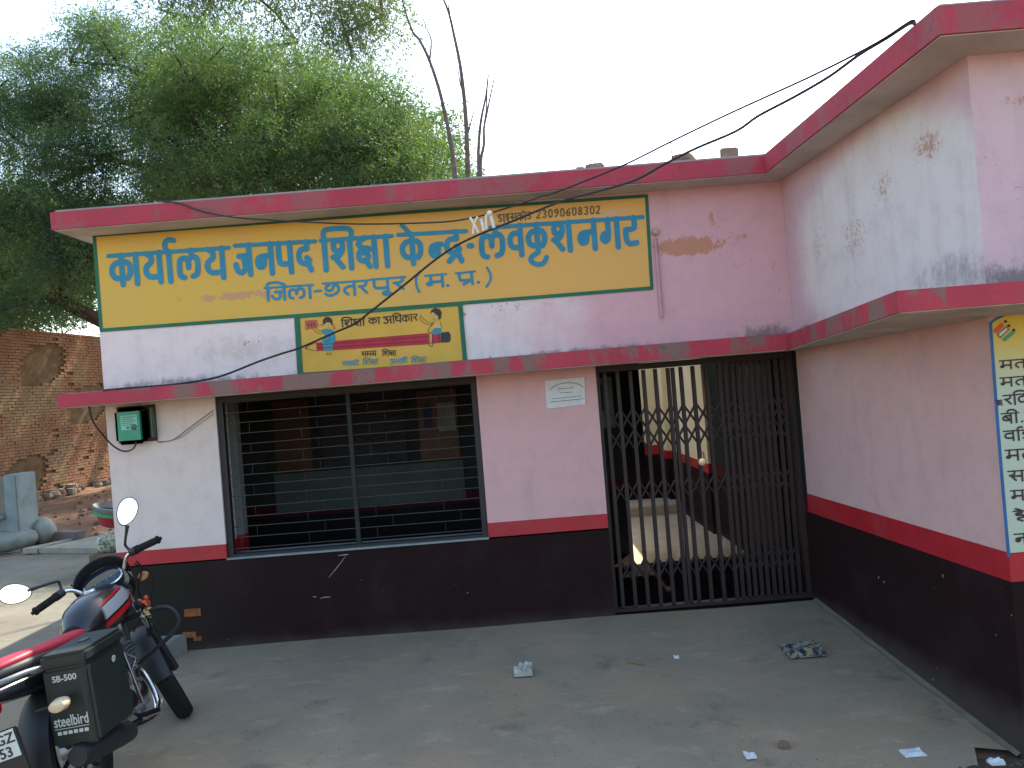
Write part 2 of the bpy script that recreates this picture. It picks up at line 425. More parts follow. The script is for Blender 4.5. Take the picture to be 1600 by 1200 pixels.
# hall behind window
YB = 2.0
part('hall_floor', M['floor_in'], ((XL+T, -.0+T, -.06), (1.02, YB, -.004)), ((1.02, T, -.06), (XR, 1.53, -.004)), ((GX0, .0, -.06), (XR, T, -.004)), )  # dark colour stands in for shade up to the sunlit strip
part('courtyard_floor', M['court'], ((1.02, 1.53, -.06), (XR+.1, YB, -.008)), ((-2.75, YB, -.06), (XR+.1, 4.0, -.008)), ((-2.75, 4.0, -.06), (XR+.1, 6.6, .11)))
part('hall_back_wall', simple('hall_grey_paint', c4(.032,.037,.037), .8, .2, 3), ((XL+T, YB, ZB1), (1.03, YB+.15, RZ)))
part('sun_blocking_beam', M['darkin'], ((1.03, YB, 2.02), (XR-.001, YB+.15, RZ-.01)))  # unseen beam added to keep sun off the floor by the gate
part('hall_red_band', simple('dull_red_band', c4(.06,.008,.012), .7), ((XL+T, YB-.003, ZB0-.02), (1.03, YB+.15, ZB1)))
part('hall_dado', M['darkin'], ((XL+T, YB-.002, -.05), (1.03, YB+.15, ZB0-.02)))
M['shadedred'] = simple('shaded_red_corridor', c4(.07,.008,.012), .7)  # darker copy of the red band, corridor shade put into its colour
# corridor right side: green painted near, cream further back
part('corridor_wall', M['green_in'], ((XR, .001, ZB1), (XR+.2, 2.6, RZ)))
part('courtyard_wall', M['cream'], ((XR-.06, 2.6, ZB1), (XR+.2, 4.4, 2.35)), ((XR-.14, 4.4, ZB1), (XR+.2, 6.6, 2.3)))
part('corridor_band', M['shadedred'], ((XR-.004, .001, ZB0-.02), (XR+.2, 2.6, ZB1)))
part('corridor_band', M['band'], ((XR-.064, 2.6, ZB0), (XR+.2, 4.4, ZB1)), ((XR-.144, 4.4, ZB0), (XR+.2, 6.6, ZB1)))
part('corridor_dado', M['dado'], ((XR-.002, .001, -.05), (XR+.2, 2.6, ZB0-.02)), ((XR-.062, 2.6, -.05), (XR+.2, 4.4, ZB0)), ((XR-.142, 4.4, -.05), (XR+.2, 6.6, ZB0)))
d_ = part('inner_door', simple('dark_wooden_door', c4(.018,.014,.013), .6, .4, 6, .2), ((XR-.03, .55, 0), (XR-.006, 1.45, 1.75)), bevel=.004)
part('door_panel', simple('dark_door_panel', c4(.012,.010,.010), .6, .4, 6), ((XR-.04, .65, .2), (XR-.031, 1.35, .8)), ((XR-.04, .65, .95), (XR-.031, 1.35, 1.6)), parent=d_)
# far end of the courtyard
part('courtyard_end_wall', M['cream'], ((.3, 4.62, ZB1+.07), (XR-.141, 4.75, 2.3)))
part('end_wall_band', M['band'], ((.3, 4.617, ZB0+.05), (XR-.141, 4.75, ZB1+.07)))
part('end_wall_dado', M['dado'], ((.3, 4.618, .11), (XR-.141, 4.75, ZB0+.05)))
part('dark_filler_panel', M['darkin'], ((1.031, YB+.01, .80), (1.26, YB+.14, 2.01)))  # dark panel added to fill in the darkness left of the opening
# things on the hall back wall, seen through the window
def panel(name, mat, a, b, y=YB-.03, th=.025, **k):
    A, C = at(*a, y), at(*b, y)
    return part(name, mat, ((min(A.x, C.x), y, min(A.z, C.z)), (max(A.x, C.x), y+th, max(A.z, C.z))), **k)
M['dgrey'] = simple('dark_grey_frame', c4(.035,.042,.042), .8)
wood = simple('orange_brown_wood', c4(.085,.03,.013), .6, .35, 6)
panel('inner_door', wood, (424,628), (489,735))
panel('door_frame', M['dgrey'], (413,625), (421,745), YB-.04)
panel('door_frame', M['dgrey'], (490,620), (497,735), YB-.04)
ttx = NT('faded_writing_board'); cc = ttx.ramp(ttx.noise(14, 4, .6, stretch=(.35,1,2.4)), .55, .6)
M['wboard'] = ttx.fin(ttx.mix(cc, c4(.026,.026,.03), c4(.012,.012,.014)), .8)
panel('notice_board', M['wboard'], (497,612), (637,722))
nb = panel('notice_board', wood, (650,612), (720,716), label='orange brown board with a pale sheet pinned on it')
pb_ = at(682, 630, YB-.045); pc_ = at(713, 672, YB-.045)
part('pinned_sheet', simple('dim_sheet', c4(.2,.23,.21), .8), ((pb_.x, YB-.045, pc_.z), (pc_.x, YB-.038, pb_.z)), parent=nb)
pb_ = at(660, 632, YB-.045); pc_ = at(676, 668, YB-.045)
part('pinned_sheet', simple('blue_poster', c4(.04,.05,.12), .7), ((pb_.x, YB-.045, pc_.z), (pc_.x, YB-.038, pb_.z)), parent=nb)
panel('pale_wall_strip', simple('pale_grey_strip', c4(.09,.11,.105), .8, .2, 3), (428,742), (728,778), YB-.02)
# white pillar with red foot standing inside
p0 = at(352, 640, .75); p1 = at(368, 835, .75)
part('inner_pillar', simple('white_pillar_paint', c4(.28,.32,.32), .8, .15, 4), ((p0.x-.005, .75, ZB0+.04), (p0.x+.075, .85, 2.9)))
part('pillar_foot', M['band'], ((p0.x-.006, .749, .4), (p0.x+.076, .851, ZB0+.04)))
# clutter: a small window with grid seen deep left through the gate
iw = part('inner_window', M['greyplaster'], ((.70, YB-.04, 1.25), (.98, YB-.005, 1.75)))
part('pane', M['frame'], ((.74, YB-.05, 1.42), (.88, YB-.041, 1.68)), parent=iw)
# hall ceiling = roof slab
def slab(name, polys, z0, th, parent=B):
    mb = MB(); mb.prism(polys, z0, z0+th) if not isinstance(z0, list) else mb.prism(polys, z0, [z+th for z in z0])
    return mb
# L-shaped roof slab
cw = at(1467, 47, -2.08-RP)
slab('roof_slab', [(-3.12,-RP),(1.876,-RP),(cw.x,-2.08-RP),(6.6,-2.08-RP),(6.6,2.12),(-3.12,2.12)], RZ, RT).build('roof_slab', M['fascia'], B)
# whitewashed underside, lip just below the slab
MB().prism([(-3.105,-RP+.012),(1.888,-RP+.012),(cw.x+.012,-2.08-RP+.012),(6.58,-2.08-RP+.012),(6.58,1.88),(-3.105,1.88)], RZ-.006, RZ-.001).build('roof_underside', M['soffit'], B)
MB().prism([(-3.10,-RP+.03),(1.9,-RP+.03),(cw.x+.03,-2.08-RP+.03),(6.5,-2.08-RP+.03),(6.5,1.85),(-3.1,1.85)], RZ+RT+.002, RZ+RT+.02).build('roof_screed', M['edge'], B)
MB().prism([(.2,2.121),(2.28,2.121),(2.28,3.6),(.2,3.6)], RZ, RZ+.1).build('sun_blocking_slab', M['soffit'], B)  # unseen slab added over the courtyard to block sun behind the gate
# canopy
ic = at(1232, 543, -CP); oc = at(1404, 488, -2.08-CP)
main_c = [(-3.12,-CP),(ic.x,-CP),(XR+.0,0.0),(-3.12,0.0)]
MB().prism(main_c, [CZ,CZ,CZ,CZ], [CZ+CT,CZ+CT+.02,CZ+CT+.04,CZ+CT+.02]).build('canopy', M['fascia'], B)
zo = oc.z; zw = at(1546, 494, -2.08).z
wing_c = [(ic.x,-CP),(oc.x,-2.08-CP),(2.205,-2.08),(XR,0)]
MB().prism(wing_c, [CZ,zo,zw,CZ], [CZ+CT+.02,zo+.09,zw+.13,CZ+CT+.04]).build('canopy', M['fascia'], B)
MB().prism([(oc.x,-2.08-CP),(6.2,-2.08-CP),(6.2,-2.08),(2.205,-2.08)], [zo,zo,zw,zw], [zo+.09,zo+.09,zw+.13,zw+.13]).build('canopy', M['fascia'], B)
for poly, zz in ((main_c, [CZ]*4), (wing_c, [CZ,zo,zw,CZ]), ([(oc.x,-2.08-CP),(6.2,-2.08-CP),(6.2,-2.08),(2.205,-2.08)], [zo,zo,zw,zw])):
    cx_ = sum(p[0] for p in poly)/4; cy_ = sum(p[1] for p in poly)/4
    q = [(cx_+(p[0]-cx_)*(1-.012/max(.2,abs(p[0]-cx_))), cy_+(p[1]-cy_)*(1-.012/max(.2,abs(p[1]-cy_)))) for p in poly]
    MB().prism(q, [z-.005 for z in zz], [z-.001 for z in zz]).build('canopy_underside', M['soffit'], B)
# wing walls
def wingx(y): return XR+(-y)/2.08*.125
def wingslab(name, mat, z0, z1, off=0, ya=-.001, yb=-2.08):
    MB().prism([(wingx(ya)-off, ya), (wingx(yb)-off, yb), (wingx(yb)+.2, yb+.2 if yb < -2 else yb), (wingx(ya)+.22, ya)], z0, z1).build(name, mat, B)
zc0 = CZ+CT
wingslab('wing_upper_wall', M['wing'], zw+.005, RZ-.006)
wingslab('wing_wall', M['winglow'], ZB1+.03, zw+.005)
wingslab('wing_red_band', M['band'], ZB0, ZB1+.03, .004)
wingslab('wing_dado', M['dado'], -.4, ZB0, .002)
FX = 2.205
part('wing_front_upper_wall', M['wingf'], ((FX, -2.08, zw+.005), (6.0, -1.9, RZ-.006)))
part('wing_front_wall', M['winglow'], ((FX, -2.08, ZB1+.03), (6.0, -1.9, zw+.005)))
part('wing_front_red_band', M['band'], ((FX-.004, -2.084, ZB0), (6.0, -1.9, ZB1+.03)))
part('wing_front_dado', M['dado'], ((FX-.002, -2.082, -.4), (6.0, -1.9, ZB0)))
part('wing_end_wall', M['sidew'], ((5.8, -1.9, -.2), (6.0, 1.9, RZ-.006)))
# ---- window with rod grille
win = part('window', M['frame'], ((WX0, .02, ZB0), (WX0+.045, .07, CZ-.006)), ((WX1-.045, .02, ZB0), (WX1, .07, CZ-.006)),
     ((WX0+.045, .02, CZ-.05), (WX1-.045, .07, CZ-.006)), ((WX0+.045, .02, ZB0), (WX1-.045, .07, ZB0+.02)))
part('mullion', simple('dark_mullion', c4(.03,.034,.033), .7), ((-1.225, .03, ZB0+.02), (-1.195, .06, CZ-.05)), parent=win)
rodm = MB(); rodm.tube([(WX0+.04, .045, 0), (WX1-.04, .045, 0)], .0031, 6)
rod0 = rodm.build('rod', M['rod'], win, smooth=True, world=False)
nr = 15; zs = [ZB0+.055+i*(CZ-ZB0-.11)/(nr-1) for i in range(nr)]
rod0.location = (0, 0, zs[0])
for z in zs[1:]: clone(rod0, win, (0, random.uniform(-.002, .002), z), (0, random.uniform(-.003, .003), 0))
tm = MB()
for i in range(nr-1):
    x = WX0+.1+(i % 2)*.12
    while x < WX1-.06:
        tm.box((x-.0008, .044, zs[i]), (x+.0009, .0465, zs[i+1])); x += .5
tm.build('tie_rods', M['rod'], win, kind='stuff')
# conduit and knob on the upper wall
cp0, cp1 = at(1024, 372, -.02), at(1034, 496, -.02)
MB().tube([cp0, cp1], .012, 10).build('conduit_pipe', simple('pink_pipe_paint', c4(.5,.3,.36), .6), B, smooth=True)
k0 = at(1024, 362, -.02)
MB().lathe([(0,.02),(.02,.028),(.04,.024),(.05,.01)], (k0.x, 0, k0.z), (0,-1,0), 12).build('ceramic_knob', simple('ceramic', c4(.5,.42,.3), .4), B, smooth=True)

# concrete step beside the left corner
sp0 = at(285, 1002, -.35)
sm = MB(); zf = gz(-2.8, -.3)
sm.prism([(-3.6,-.42),(-2.66,-.42),(-2.5,-.002),(-3.6,-.002)], -.05, [.085,.085,.12,.12])
st = sm.build('concrete_step', concrete('step_concrete', c4(.2,.21,.19), c4(.25,.26,.23), c4(.15,.12,.1), .3), bevel=.01)
tag(st, 'low worn concrete step against the dark dado at the left corner behind the motorcycle', 'step')

# ------------------------------------------------------------------ painted signs
def catmull(pts, sub=5):
    if len(pts) < 3: return pts
    P = [pts[0]]+list(pts)+[pts[-1]]; o = []
    for i in range(1, len(P)-2):
        p0, p1, p2, p3 = P[i-1], P[i], P[i+1], P[i+2]
        for k in range(sub):
            t = k/sub
            o.append(tuple(.5*((2*p1[a])+(-p0[a]+p2[a])*t+(2*p0[a]-5*p1[a]+4*p2[a]-p3[a])*t*t+(-p0[a]+3*p1[a]-3*p2[a]+p3[a])*t**3) for a in range(len(p1))))
    o.append(pts[-1]); return o
def ink(name, strokes, cell, y, mat, parent, mapf=None):
    """union of brush strokes given in photo pixels -> flat mesh on the wall plane at depth y"""
    mapf = mapf or (lambda a, b: at(a, b, y))
    al = [(catmull(p), r) for p, r in strokes]
    xs = [q[0] for p, r in al for q in p]; ys = [q[1] for p, r in al for q in p]; mr = max(r for p, r in al)+2*cell
    x0, y0 = min(xs)-mr, min(ys)-mr
    nx = int((max(xs)+mr-x0)/cell)+2; ny = int((max(ys)+mr-y0)/cell)+2
    G = np.full((ny, nx), 9.0)
    for p, r in al:
        for a, b in zip(p[:-1], p[1:]):
            ax, ay, bx, by = a[0], a[1], b[0], b[1]
            i0 = max(0, int((min(ax,bx)-r-2*cell-x0)/cell)); i1 = min(nx, int((max(ax,bx)+r+2*cell-x0)/cell)+2)
            j0 = max(0, int((min(ay,by)-r-2*cell-y0)/cell)); j1 = min(ny, int((max(ay,by)+r+2*cell-y0)/cell)+2)
            X = x0+cell*np.arange(i0, i1)[None, :]; Y = y0+cell*np.arange(j0, j1)[:, None]
            dx, dy = bx-ax, by-ay; L = dx*dx+dy*dy+1e-9
            t = np.clip(((X-ax)*dx+(Y-ay)*dy)/L, 0, 1)
            dd = np.hypot(X-ax-t*dx, Y-ay-t*dy)-r
            G[j0:j1, i0:i1] = np.minimum(G[j0:j1, i0:i1], dd)
    G[G == 0] = 1e-6
    I = G < 0
    V = []; Fc = []; key = {}
    def vid(k, p):
        if k not in key: key[k] = len(V); V.append(tuple(mapf(p[0], p[1])))
        return key[k]
    cnt = I[:-1,:-1].astype(int)+I[:-1,1:]+I[1:,1:]+I[1:,:-1]
    for j in range(ny-1):
        row = cnt[j]; i = 0
        nzs = np.nonzero(row)[0]
        k = 0
        while k < len(nzs):
            i = int(nzs[k])
            if row[i] == 4:
                e = i
                while e+1 < nx-1 and row[e+1] == 4 and e-i < 12: e += 1
                q = [(i, j), (e+1, j), (e+1, j+1), (i, j+1)]
                Fc.append([vid(('n', a, b), (x0+a*cell, y0+b*cell)) for a, b in q])
                while k < len(nzs) and nzs[k] <= e: k += 1
                continue
            cs = [(i, j), (i+1, j), (i+1, j+1), (i, j+1)]; poly = []
            for c in range(4):
                a, b = cs[c], cs[(c+1) % 4]; ga, gb = G[a[1], a[0]], G[b[1], b[0]]
                if ga < 0: poly.append(vid(('n',)+a, (x0+a[0]*cell, y0+a[1]*cell)))
                if (ga < 0) != (gb < 0):
                    t = ga/(ga-gb); kk = ('e',)+tuple(sorted((a, b)))
                    poly.append(vid(kk, (x0+(a[0]+(b[0]-a[0])*t)*cell, y0+(a[1]+(b[1]-a[1])*t)*cell)))
            if len(poly) > 2: Fc.append(poly)
            k += 1
    me = bpy.data.meshes.new(name); off = Vector(parent.location) if parent else Vector()
    me.from_pydata([tuple(Vector(v)-off) for v in V], [], Fc); me.materials.append(mat)
    o = bpy.data.objects.new(name, me); COL.objects.link(o); o.parent = parent
    return o
def fill(name, polys, y, mat, parent, mapf=None, label=None):
    mapf = mapf or (lambda a, b: at(a, b, y))
    for poly in polys:
        V = [mapf(a, b) for a, b in poly]; Fc = [tuple(t) for t in geometry.tessellate_polygon([[Vector((a, b, 0)) for a, b in poly]])]
        me = bpy.data.meshes.new(name); off = Vector(parent.location)
        me.from_pydata([tuple(Vector(v)-off) for v in V], [], Fc); me.materials.append(mat)
        o = bpy.data.objects.new(name, me); COL.objects.link(o); o.parent = parent
# brush-stroke letters: unit box, y = 0 baseline .. 1 headline; (advance, strokes)
GL = {
'aa': (.3, [[(.15,1),(.15,0)]]),
'ka': (.78, [[(.42,1),(.42,0)],[(.42,.74),(.22,.74),(.08,.6),(.07,.4),(.18,.24),(.42,.22)],[(.42,.74),(.58,.76),(.7,.62),(.7,.38),(.6,.2)]]),
'raB': (.45, [[(.36,1),(.36,.66),(.12,.62)],[(.12,.62),(.12,.3),(.2,.14),(.4,.14)]]),
'ra': (.45, [[(.33,1),(.36,.8),(.26,.62),(.08,.6)],[(.12,.6),(.36,.1)]]),
'ya': (.66, [[(.52,1),(.52,0)],[(.1,1),(.24,.88),(.25,.7),(.1,.56),(.08,.36),(.2,.2),(.52,.2)]]),
'la': (.76, [[(.22,.06),(.1,.14),(.08,.45),(.12,.68),(.24,.74),(.36,.66),(.37,.4)],[(.37,.66),(.52,.78),(.66,.66),(.67,.35),(.62,.14),(.5,.08)],[(.5,1),(.48,.76)]]),
'ja': (.66, [[(.54,1),(.54,0)],[(.54,.64),(.18,.64)],[(.05,.36),(.10,.16),(.24,.08),(.36,.2),(.37,.4),(.33,.62)]]),
'na': (.66, [[(.54,1),(.54,0)],[(.54,.6),(.3,.6)],[(.32,.6),(.14,.56),(.08,.4),(.14,.24),(.26,.26),(.3,.4),(.28,.52)],[(.18,.34),(.2,.46)]]),
'pa': (.66, [[(.54,1),(.54,0)],[(.12,1),(.12,.46),(.22,.3),(.54,.3)]]),
'da': (.55, [[(.36,1),(.36,.76)],[(.36,.76),(.16,.74),(.08,.56),(.12,.34),(.3,.26),(.42,.36),(.34,.46)],[(.36,.3),(.46,.04)]]),
'sha': (.8, [[(.68,1),(.68,0)],[(.4,.66),(.24,.6),(.14,.7),(.16,.9),(.3,.98),(.42,.88),(.42,.66),(.3,.46),(.1,.42)],[(.14,.42),(.4,.06)]]),
'ksha': (.8, [[(.68,1),(.68,0)],[(.36,1),(.2,.92),(.12,.8),(.22,.68),(.4,.64)],[(.28,.66),(.12,.5),(.12,.3),(.28,.22),(.42,.32),(.4,.46),(.28,.5)],[(.4,.62),(.68,.6)],[(.34,.26),(.46,.02)]]),
'va': (.62, [[(.5,1),(.5,0)],[(.5,.74),(.2,.74),(.08,.54),(.16,.3),(.5,.26)]]),
'ga': (.7, [[(.56,1),(.56,0)],[(.26,1),(.26,.42),(.16,.24),(.06,.34),(.12,.5),(.24,.5)],[(.14,.36),(.2,.42)]]),
'chha': (.8, [[(.5,1),(.5,.86)],[(.28,.86),(.14,.74),(.14,.54),(.3,.46),(.44,.56),(.46,.74),(.58,.84),(.7,.72),(.7,.42),(.52,.2),(.26,.12),(.1,.26)]]),
'ta': (.62, [[(.5,1),(.5,0)],[(.5,.66),(.28,.66),(.12,.5),(.12,.26),(.24,.08)]]),
'ma': (.7, [[(.56,1),(.56,0)],[(.18,1),(.18,.44)],[(.56,.44),(.18,.44),(.06,.34),(.1,.22),(.2,.3),(.18,.44)]]),
'pra': (.66, [[(.54,1),(.54,0)],[(.12,1),(.12,.5),(.22,.36),(.54,.36)],[(.5,.34),(.24,.04)]]),
'sa': (.72, [[(.6,1),(.6,0)],[(.26,1),(.28,.78),(.2,.62),(.06,.6)],[(.1,.6),(.32,.1)],[(.2,.5),(.6,.5)]]),
'ba': (.62, [[(.5,1),(.5,0)],[(.5,.74),(.2,.74),(.08,.54),(.16,.3),(.5,.26)],[(.2,.64),(.44,.36)]]),
'a': (.85, [[(.08,.84),(.22,.96),(.36,.84),(.22,.6)],[(.22,.6),(.42,.46),(.4,.16),(.22,.04),(.04,.2)],[(.36,.52),(.7,.52)],[(.7,1),(.7,0)]]),
'dha': (.66, [[(.54,1),(.54,0)],[(.26,.96),(.1,.86),(.14,.7),(.3,.66)],[(.14,.66),(.08,.46),(.2,.28),(.54,.28)]]),
'gra': (.7, [[(.56,1),(.56,0)],[(.26,1),(.26,.42),(.16,.24),(.06,.34),(.12,.5),(.24,.5)],[(.54,.36),(.34,.08)]]),
'halfna': (.4, [[(.4,.6),(.28,.6)],[(.32,.6),(.14,.56),(.08,.4),(.14,.24),(.26,.26),(.3,.4),(.28,.52)],[(.18,.34),(.2,.46)]]),
'dra': (.55, [[(.36,1),(.36,.76)],[(.36,.76),(.16,.74),(.08,.56),(.12,.36),(.3,.3),(.42,.4),(.34,.5)],[(.36,.34),(.46,.0)],[(.32,.26),(.12,.02)]]),
'halfcha': (.4, [[(.04,.66),(.36,.66)],[(.12,.66),(.1,.4),(.24,.3),(.36,.44)]]),
'dda': (.55, [[(.3,1),(.3,.84),(.12,.76),(.12,.6),(.32,.54),(.44,.38),(.32,.18),(.1,.2)]]),
'ii_': (.55, [[(.34,1),(.34,.84),(.14,.78),(.14,.6),(.4,.58),(.3,.4),(.14,.32),(.26,.2),(.4,.04)]]),
'tta': (.55, [[(.34,1),(.34,.8),(.14,.72),(.08,.42),(.2,.2),(.42,.24)]]),
'ha': (.55, [[(.34,1),(.34,.84),(.12,.78),(.14,.62),(.38,.6),(.42,.42),(.22,.36)],[(.22,.36),(.16,.22),(.36,.04)]]),
'e_': (.6, [[(.14,1),(.14,.56),(.3,.36),(.46,.52),(.48,.7)],[(.3,.36),(.44,.08)]]),
'kra': (.78, [[(.42,1),(.42,0)],[(.42,.74),(.22,.74),(.08,.6),(.07,.4),(.18,.24),(.42,.22)],[(.42,.74),(.58,.76),(.7,.62),(.7,.38),(.6,.2)],[(.38,.24),(.16,.0)]]),
'.': (.3, [[(.13,.04),(.16,.06)]]),
'-': (.4, [[(.08,.5),(.32,.5)]]),
' ': (.35, []),
}
STEM = {'ka':.42,'ja':.54,'sha':.68,'dha':.54,'na':.54,'ha':.36,'va':.5,'ba':.5,'chha':.5,'ra':.36,'ksha':.68}
def word(seq, p0, p1, h, wt, fit=True, slant=0., hl=.75, base_up=None):
    """seq tokens laid from pixel p0 to p1 (ends of the headline); h = letter height in px; returns strokes"""
    # local layout in units of h
    X = 0; items = []; head = []
    spans = []; start = 0
    i = 0; last = 0; lastname = None
    while i < len(seq):
        t = seq[i]
        if t == 'i':           # short i: stem before next consonant, arch over it
            nx_ = seq[i+1]; st = STEM.get(nx_, .5)
            items.append([(X+.12,1),(X+.12,0)])
            items.append([(X+.12,1),(X+.10,1.2),(X+.24,1.36),(X+.24+st*.55,1.36),(X+.26+st,1.16),(X+.24+st,1)])
            X += .24
        elif t == 'ii':
            items.append([(X+.15,1),(X+.15,0)])
            items.append([(X+.15,1),(X+.16,1.2),(X+.0,1.34),(X-.24,1.3),(X-.3,1.02)]); X += .3
        elif t in ('e', 'o'):
            if t == 'o': items.append([(X+.15,1),(X+.15,0)]); items.append([(X+.15,1),(X+.02,1.16),(X-.12,1.28)]); X += .3
            else:
                st = last+STEM.get(lastname, .4); items.append([(st,1),(st-.12,1.14),(st-.26,1.24)])
        elif t == 'u':
            st = last+STEM.get(lastname, .5); items.append([(st,0),(st-.12,-.08),(st-.08,-.24),(st+.04,-.24),(st+.12,-.14)])
        elif t == 'reph':
            items.append([(X-.15,1),(X-.17,1.2),(X-.06,1.34),(X+.08,1.3)])
        elif t == ' ':
            spans.append((start, X)); X += .35; start = X
        elif t in ('.', '-', ')', '('):
            spans.append((start, X))
            if t == ')': items.append([(X+.1,1.1),(X+.26,.6),(X+.12,-.05)]); X += .4
            elif t == '(': items.append([(X+.26,1.1),(X+.1,.55),(X+.24,-.05)]); X += .4
            else:
                for s_ in GL[t][1]: items.append([(X+a, b) for a, b in s_])
                X += GL[t][0]
            start = X
        else:
            adv, ss = GL[t]
            for s_ in ss: items.append([(X+a, b) for a, b in s_])
            last, lastname = X, t; X += adv
        i += 1
    spans.append((start, X))
    P0 = Vector(p0); P1 = Vector(p1); dx = (P1-P0)/X
    up = Vector((-.08, -1)) if base_up is None else Vector(base_up)
    up = (up+Vector((slant, 0)))*h
    def m(q): v = P0+dx*q[0]+up*(q[1]-1); return (v.x, v.y)
    out = [([m(q) for q in s_], wt/2) for s_ in items]
    for a, b in spans:
        if b-a > .2: out.append(([m((a, 1)), m((b, 1))], wt/2*hl))
    return out
YS = -.004
# --- big yellow sign
sg = empty('painted_wall_sign', at(580, 412, 0), 'long yellow painted wall sign with green border and large blue Hindi lettering', 'sign')
TL, TR, BR, BL = (147,368), (1010,306), (1018.5,450), (158,516)
fill('background', [[TL,TR,BR,BL]], -.0035, M['yellow'], sg)
ink('border', [([TL,((TL[0]+TR[0])/2, (TL[1]+TR[1])/2-1),TR],2.6),([TR,BR],2.6),([BR,((BR[0]+BL[0])/2, (BR[1]+BL[1])/2+1),BL],2.8),([BL,TL],2.8)], 1.5, -.006, M['green'], sg)
st = []
def G(name, x0, x1, hy, h=46, wt=8.5, extra=None):
    """one letter stretched between two pixel columns under the headline y=hy(x)"""
    adv, ss = GL[name]; W = x1-x0
    lo = min(q[0] for s_ in ss for q in s_); hi = max(q[0] for s_ in ss for q in s_)
    for s_ in ss:
        st.append(([(x0+wt/2+(q[0]-lo)/(hi-lo+1e-6)*(W-wt)+(1-q[1])*h*.08 if hi > lo else (x0+x1)/2+(1-q[1])*h*.08, hy((x0+x1)/2 if hi <= lo else x0+(q[0]-lo)/(hi-lo)*W)+(1-q[1])*h) for q in s_], wt/2))
def line(a, b): return lambda x: a[1]+(b[1]-a[1])*(x-a[0])/(b[0]-a[0])
h1 = line((168.8,400),(357,387)); h2 = line((367,384),(492,377)); h3 = line((501,376),(612,368.5)); h4 = line((622,367),(728,361)); h5 = line((746,357),(1004,339))
def stem(x, hy, h=46, wt=8.5): st.append(([(x, hy(x)),(x+h*.08, hy(x)+h)], wt/2))
def head(x0, x1, hy, wt=6.4): st.append(([(x0, hy(x0)),(x1, hy(x1))], wt/2))
G('ka',169,205,h1); stem(211,h1); G('ya',222,252,h1); stem(263,h1); G('la',274,311,h1,44); G('ya',318,350,h1); head(169,357,h1)
st.append(([(260,h1(260)),(257,h1(260)-12),(262,h1(260)-19),(271,h1(260)-18)],4))
G('ja',362,392,h2); G('na',396,426,h2); G('pa',430,456,h2); G('da',461,487,h2); head(367,492,h2)
stem(506,h3); G('sha',514,550,h3); st.append(([(506,h3(506)),(505,364),(509,359),(525,357),(541,357),(548,361),(549,h3(549))],4))
G('ksha',555,588,h3); stem(602,h3); head(501,612,h3)
G('ka',623,659,h4); st.append(([(641,h4(641)),(633,h4(641)-9),(628,h4(641)-14)],3.6)); G('halfna',667,692,h4); G('dra',692,722,h4); head(622,728,h4); st.append(([(733,384),(737,384)],4.2))
G('la',746,787,h5,48); G('va',791,816,h5); G('ka',820,853,h5,42); st.append(([(841,394),(831,401),(830,408),(839,413),(849,411),(854,402)],3.8))
G('sha',859,892,h5,44); G('na',900,931,h5,44); G('ga',935,967,h5,44); G('raB',972,996,h5,46); head(766,1004,h5)
ink('lettering', st, .8, -.008, M['blue'], sg)
st2 = word(['i','ja','la','aa'], (413,450), (489,445), 20, 4.2)+[([(492,455),(501,454)],1.9)]
st2 += word(['chha'], (504,443), (531,441), 22, 4.2)+word(['ta','ra'], (533,441), (575,438), 21, 4.2)+word(['pa','u','ra'], (578,437), (633,432.5), 20, 4.2)
st2 += [([(656,424),(650,434),(651,447),(655,456)],1.7), ([(761,418),(766,428),(766,438),(760,448)],1.7)]
st2 += word(['ma'], (664,431), (697,428), 19, 4.2)+word(['pra'], (712,427), (742,424), 19, 4.2)+[([(699,446),(700,446)],2.2),([(747,441),(748,441)],2.2)]
ink('district_lettering', st2, .5, -.008, M['blue'], sg)
DG = {'0':[[(.1,.5),(.15,.9),(.4,1),(.6,.85),(.65,.5),(.58,.12),(.35,0),(.15,.12),(.1,.5)]],'2':[[(.1,.8),(.3,1),(.6,.85),(.5,.5),(.1,.02),(.65,.02)]],'3':[[(.1,.9),(.4,1),(.6,.78),(.35,.54),(.62,.3),(.4,0),(.08,.1)]],
 '6':[[(.6,.98),(.25,.7),(.1,.3),(.3,0),(.6,.15),(.55,.45),(.2,.4)]],'8':[[(.35,.52),(.12,.75),(.35,1),(.6,.75),(.35,.52),(.1,.25),(.35,0),(.62,.25),(.35,.52)]],'9':[[(.6,.65),(.3,.5),(.1,.75),(.35,1),(.6,.8),(.55,.3),(.2,0)]]}
st3 = word(['dda','aa','ii_','sa','ka','o','dda'], (777,336), (830,331), 12, 2.0)
hd = line((838,329),(940,321)); 
for k, ch in enumerate('23090608302'):
    x = 838+k*9.3
    for s_ in DG[ch]: st3.append(([(x+q[0]*9.5, hd(x)+(1-q[1])*11.5) for q in s_], 1.0))
ink('code_lettering', st3, .45, -.007, M['fadedink'], sg)
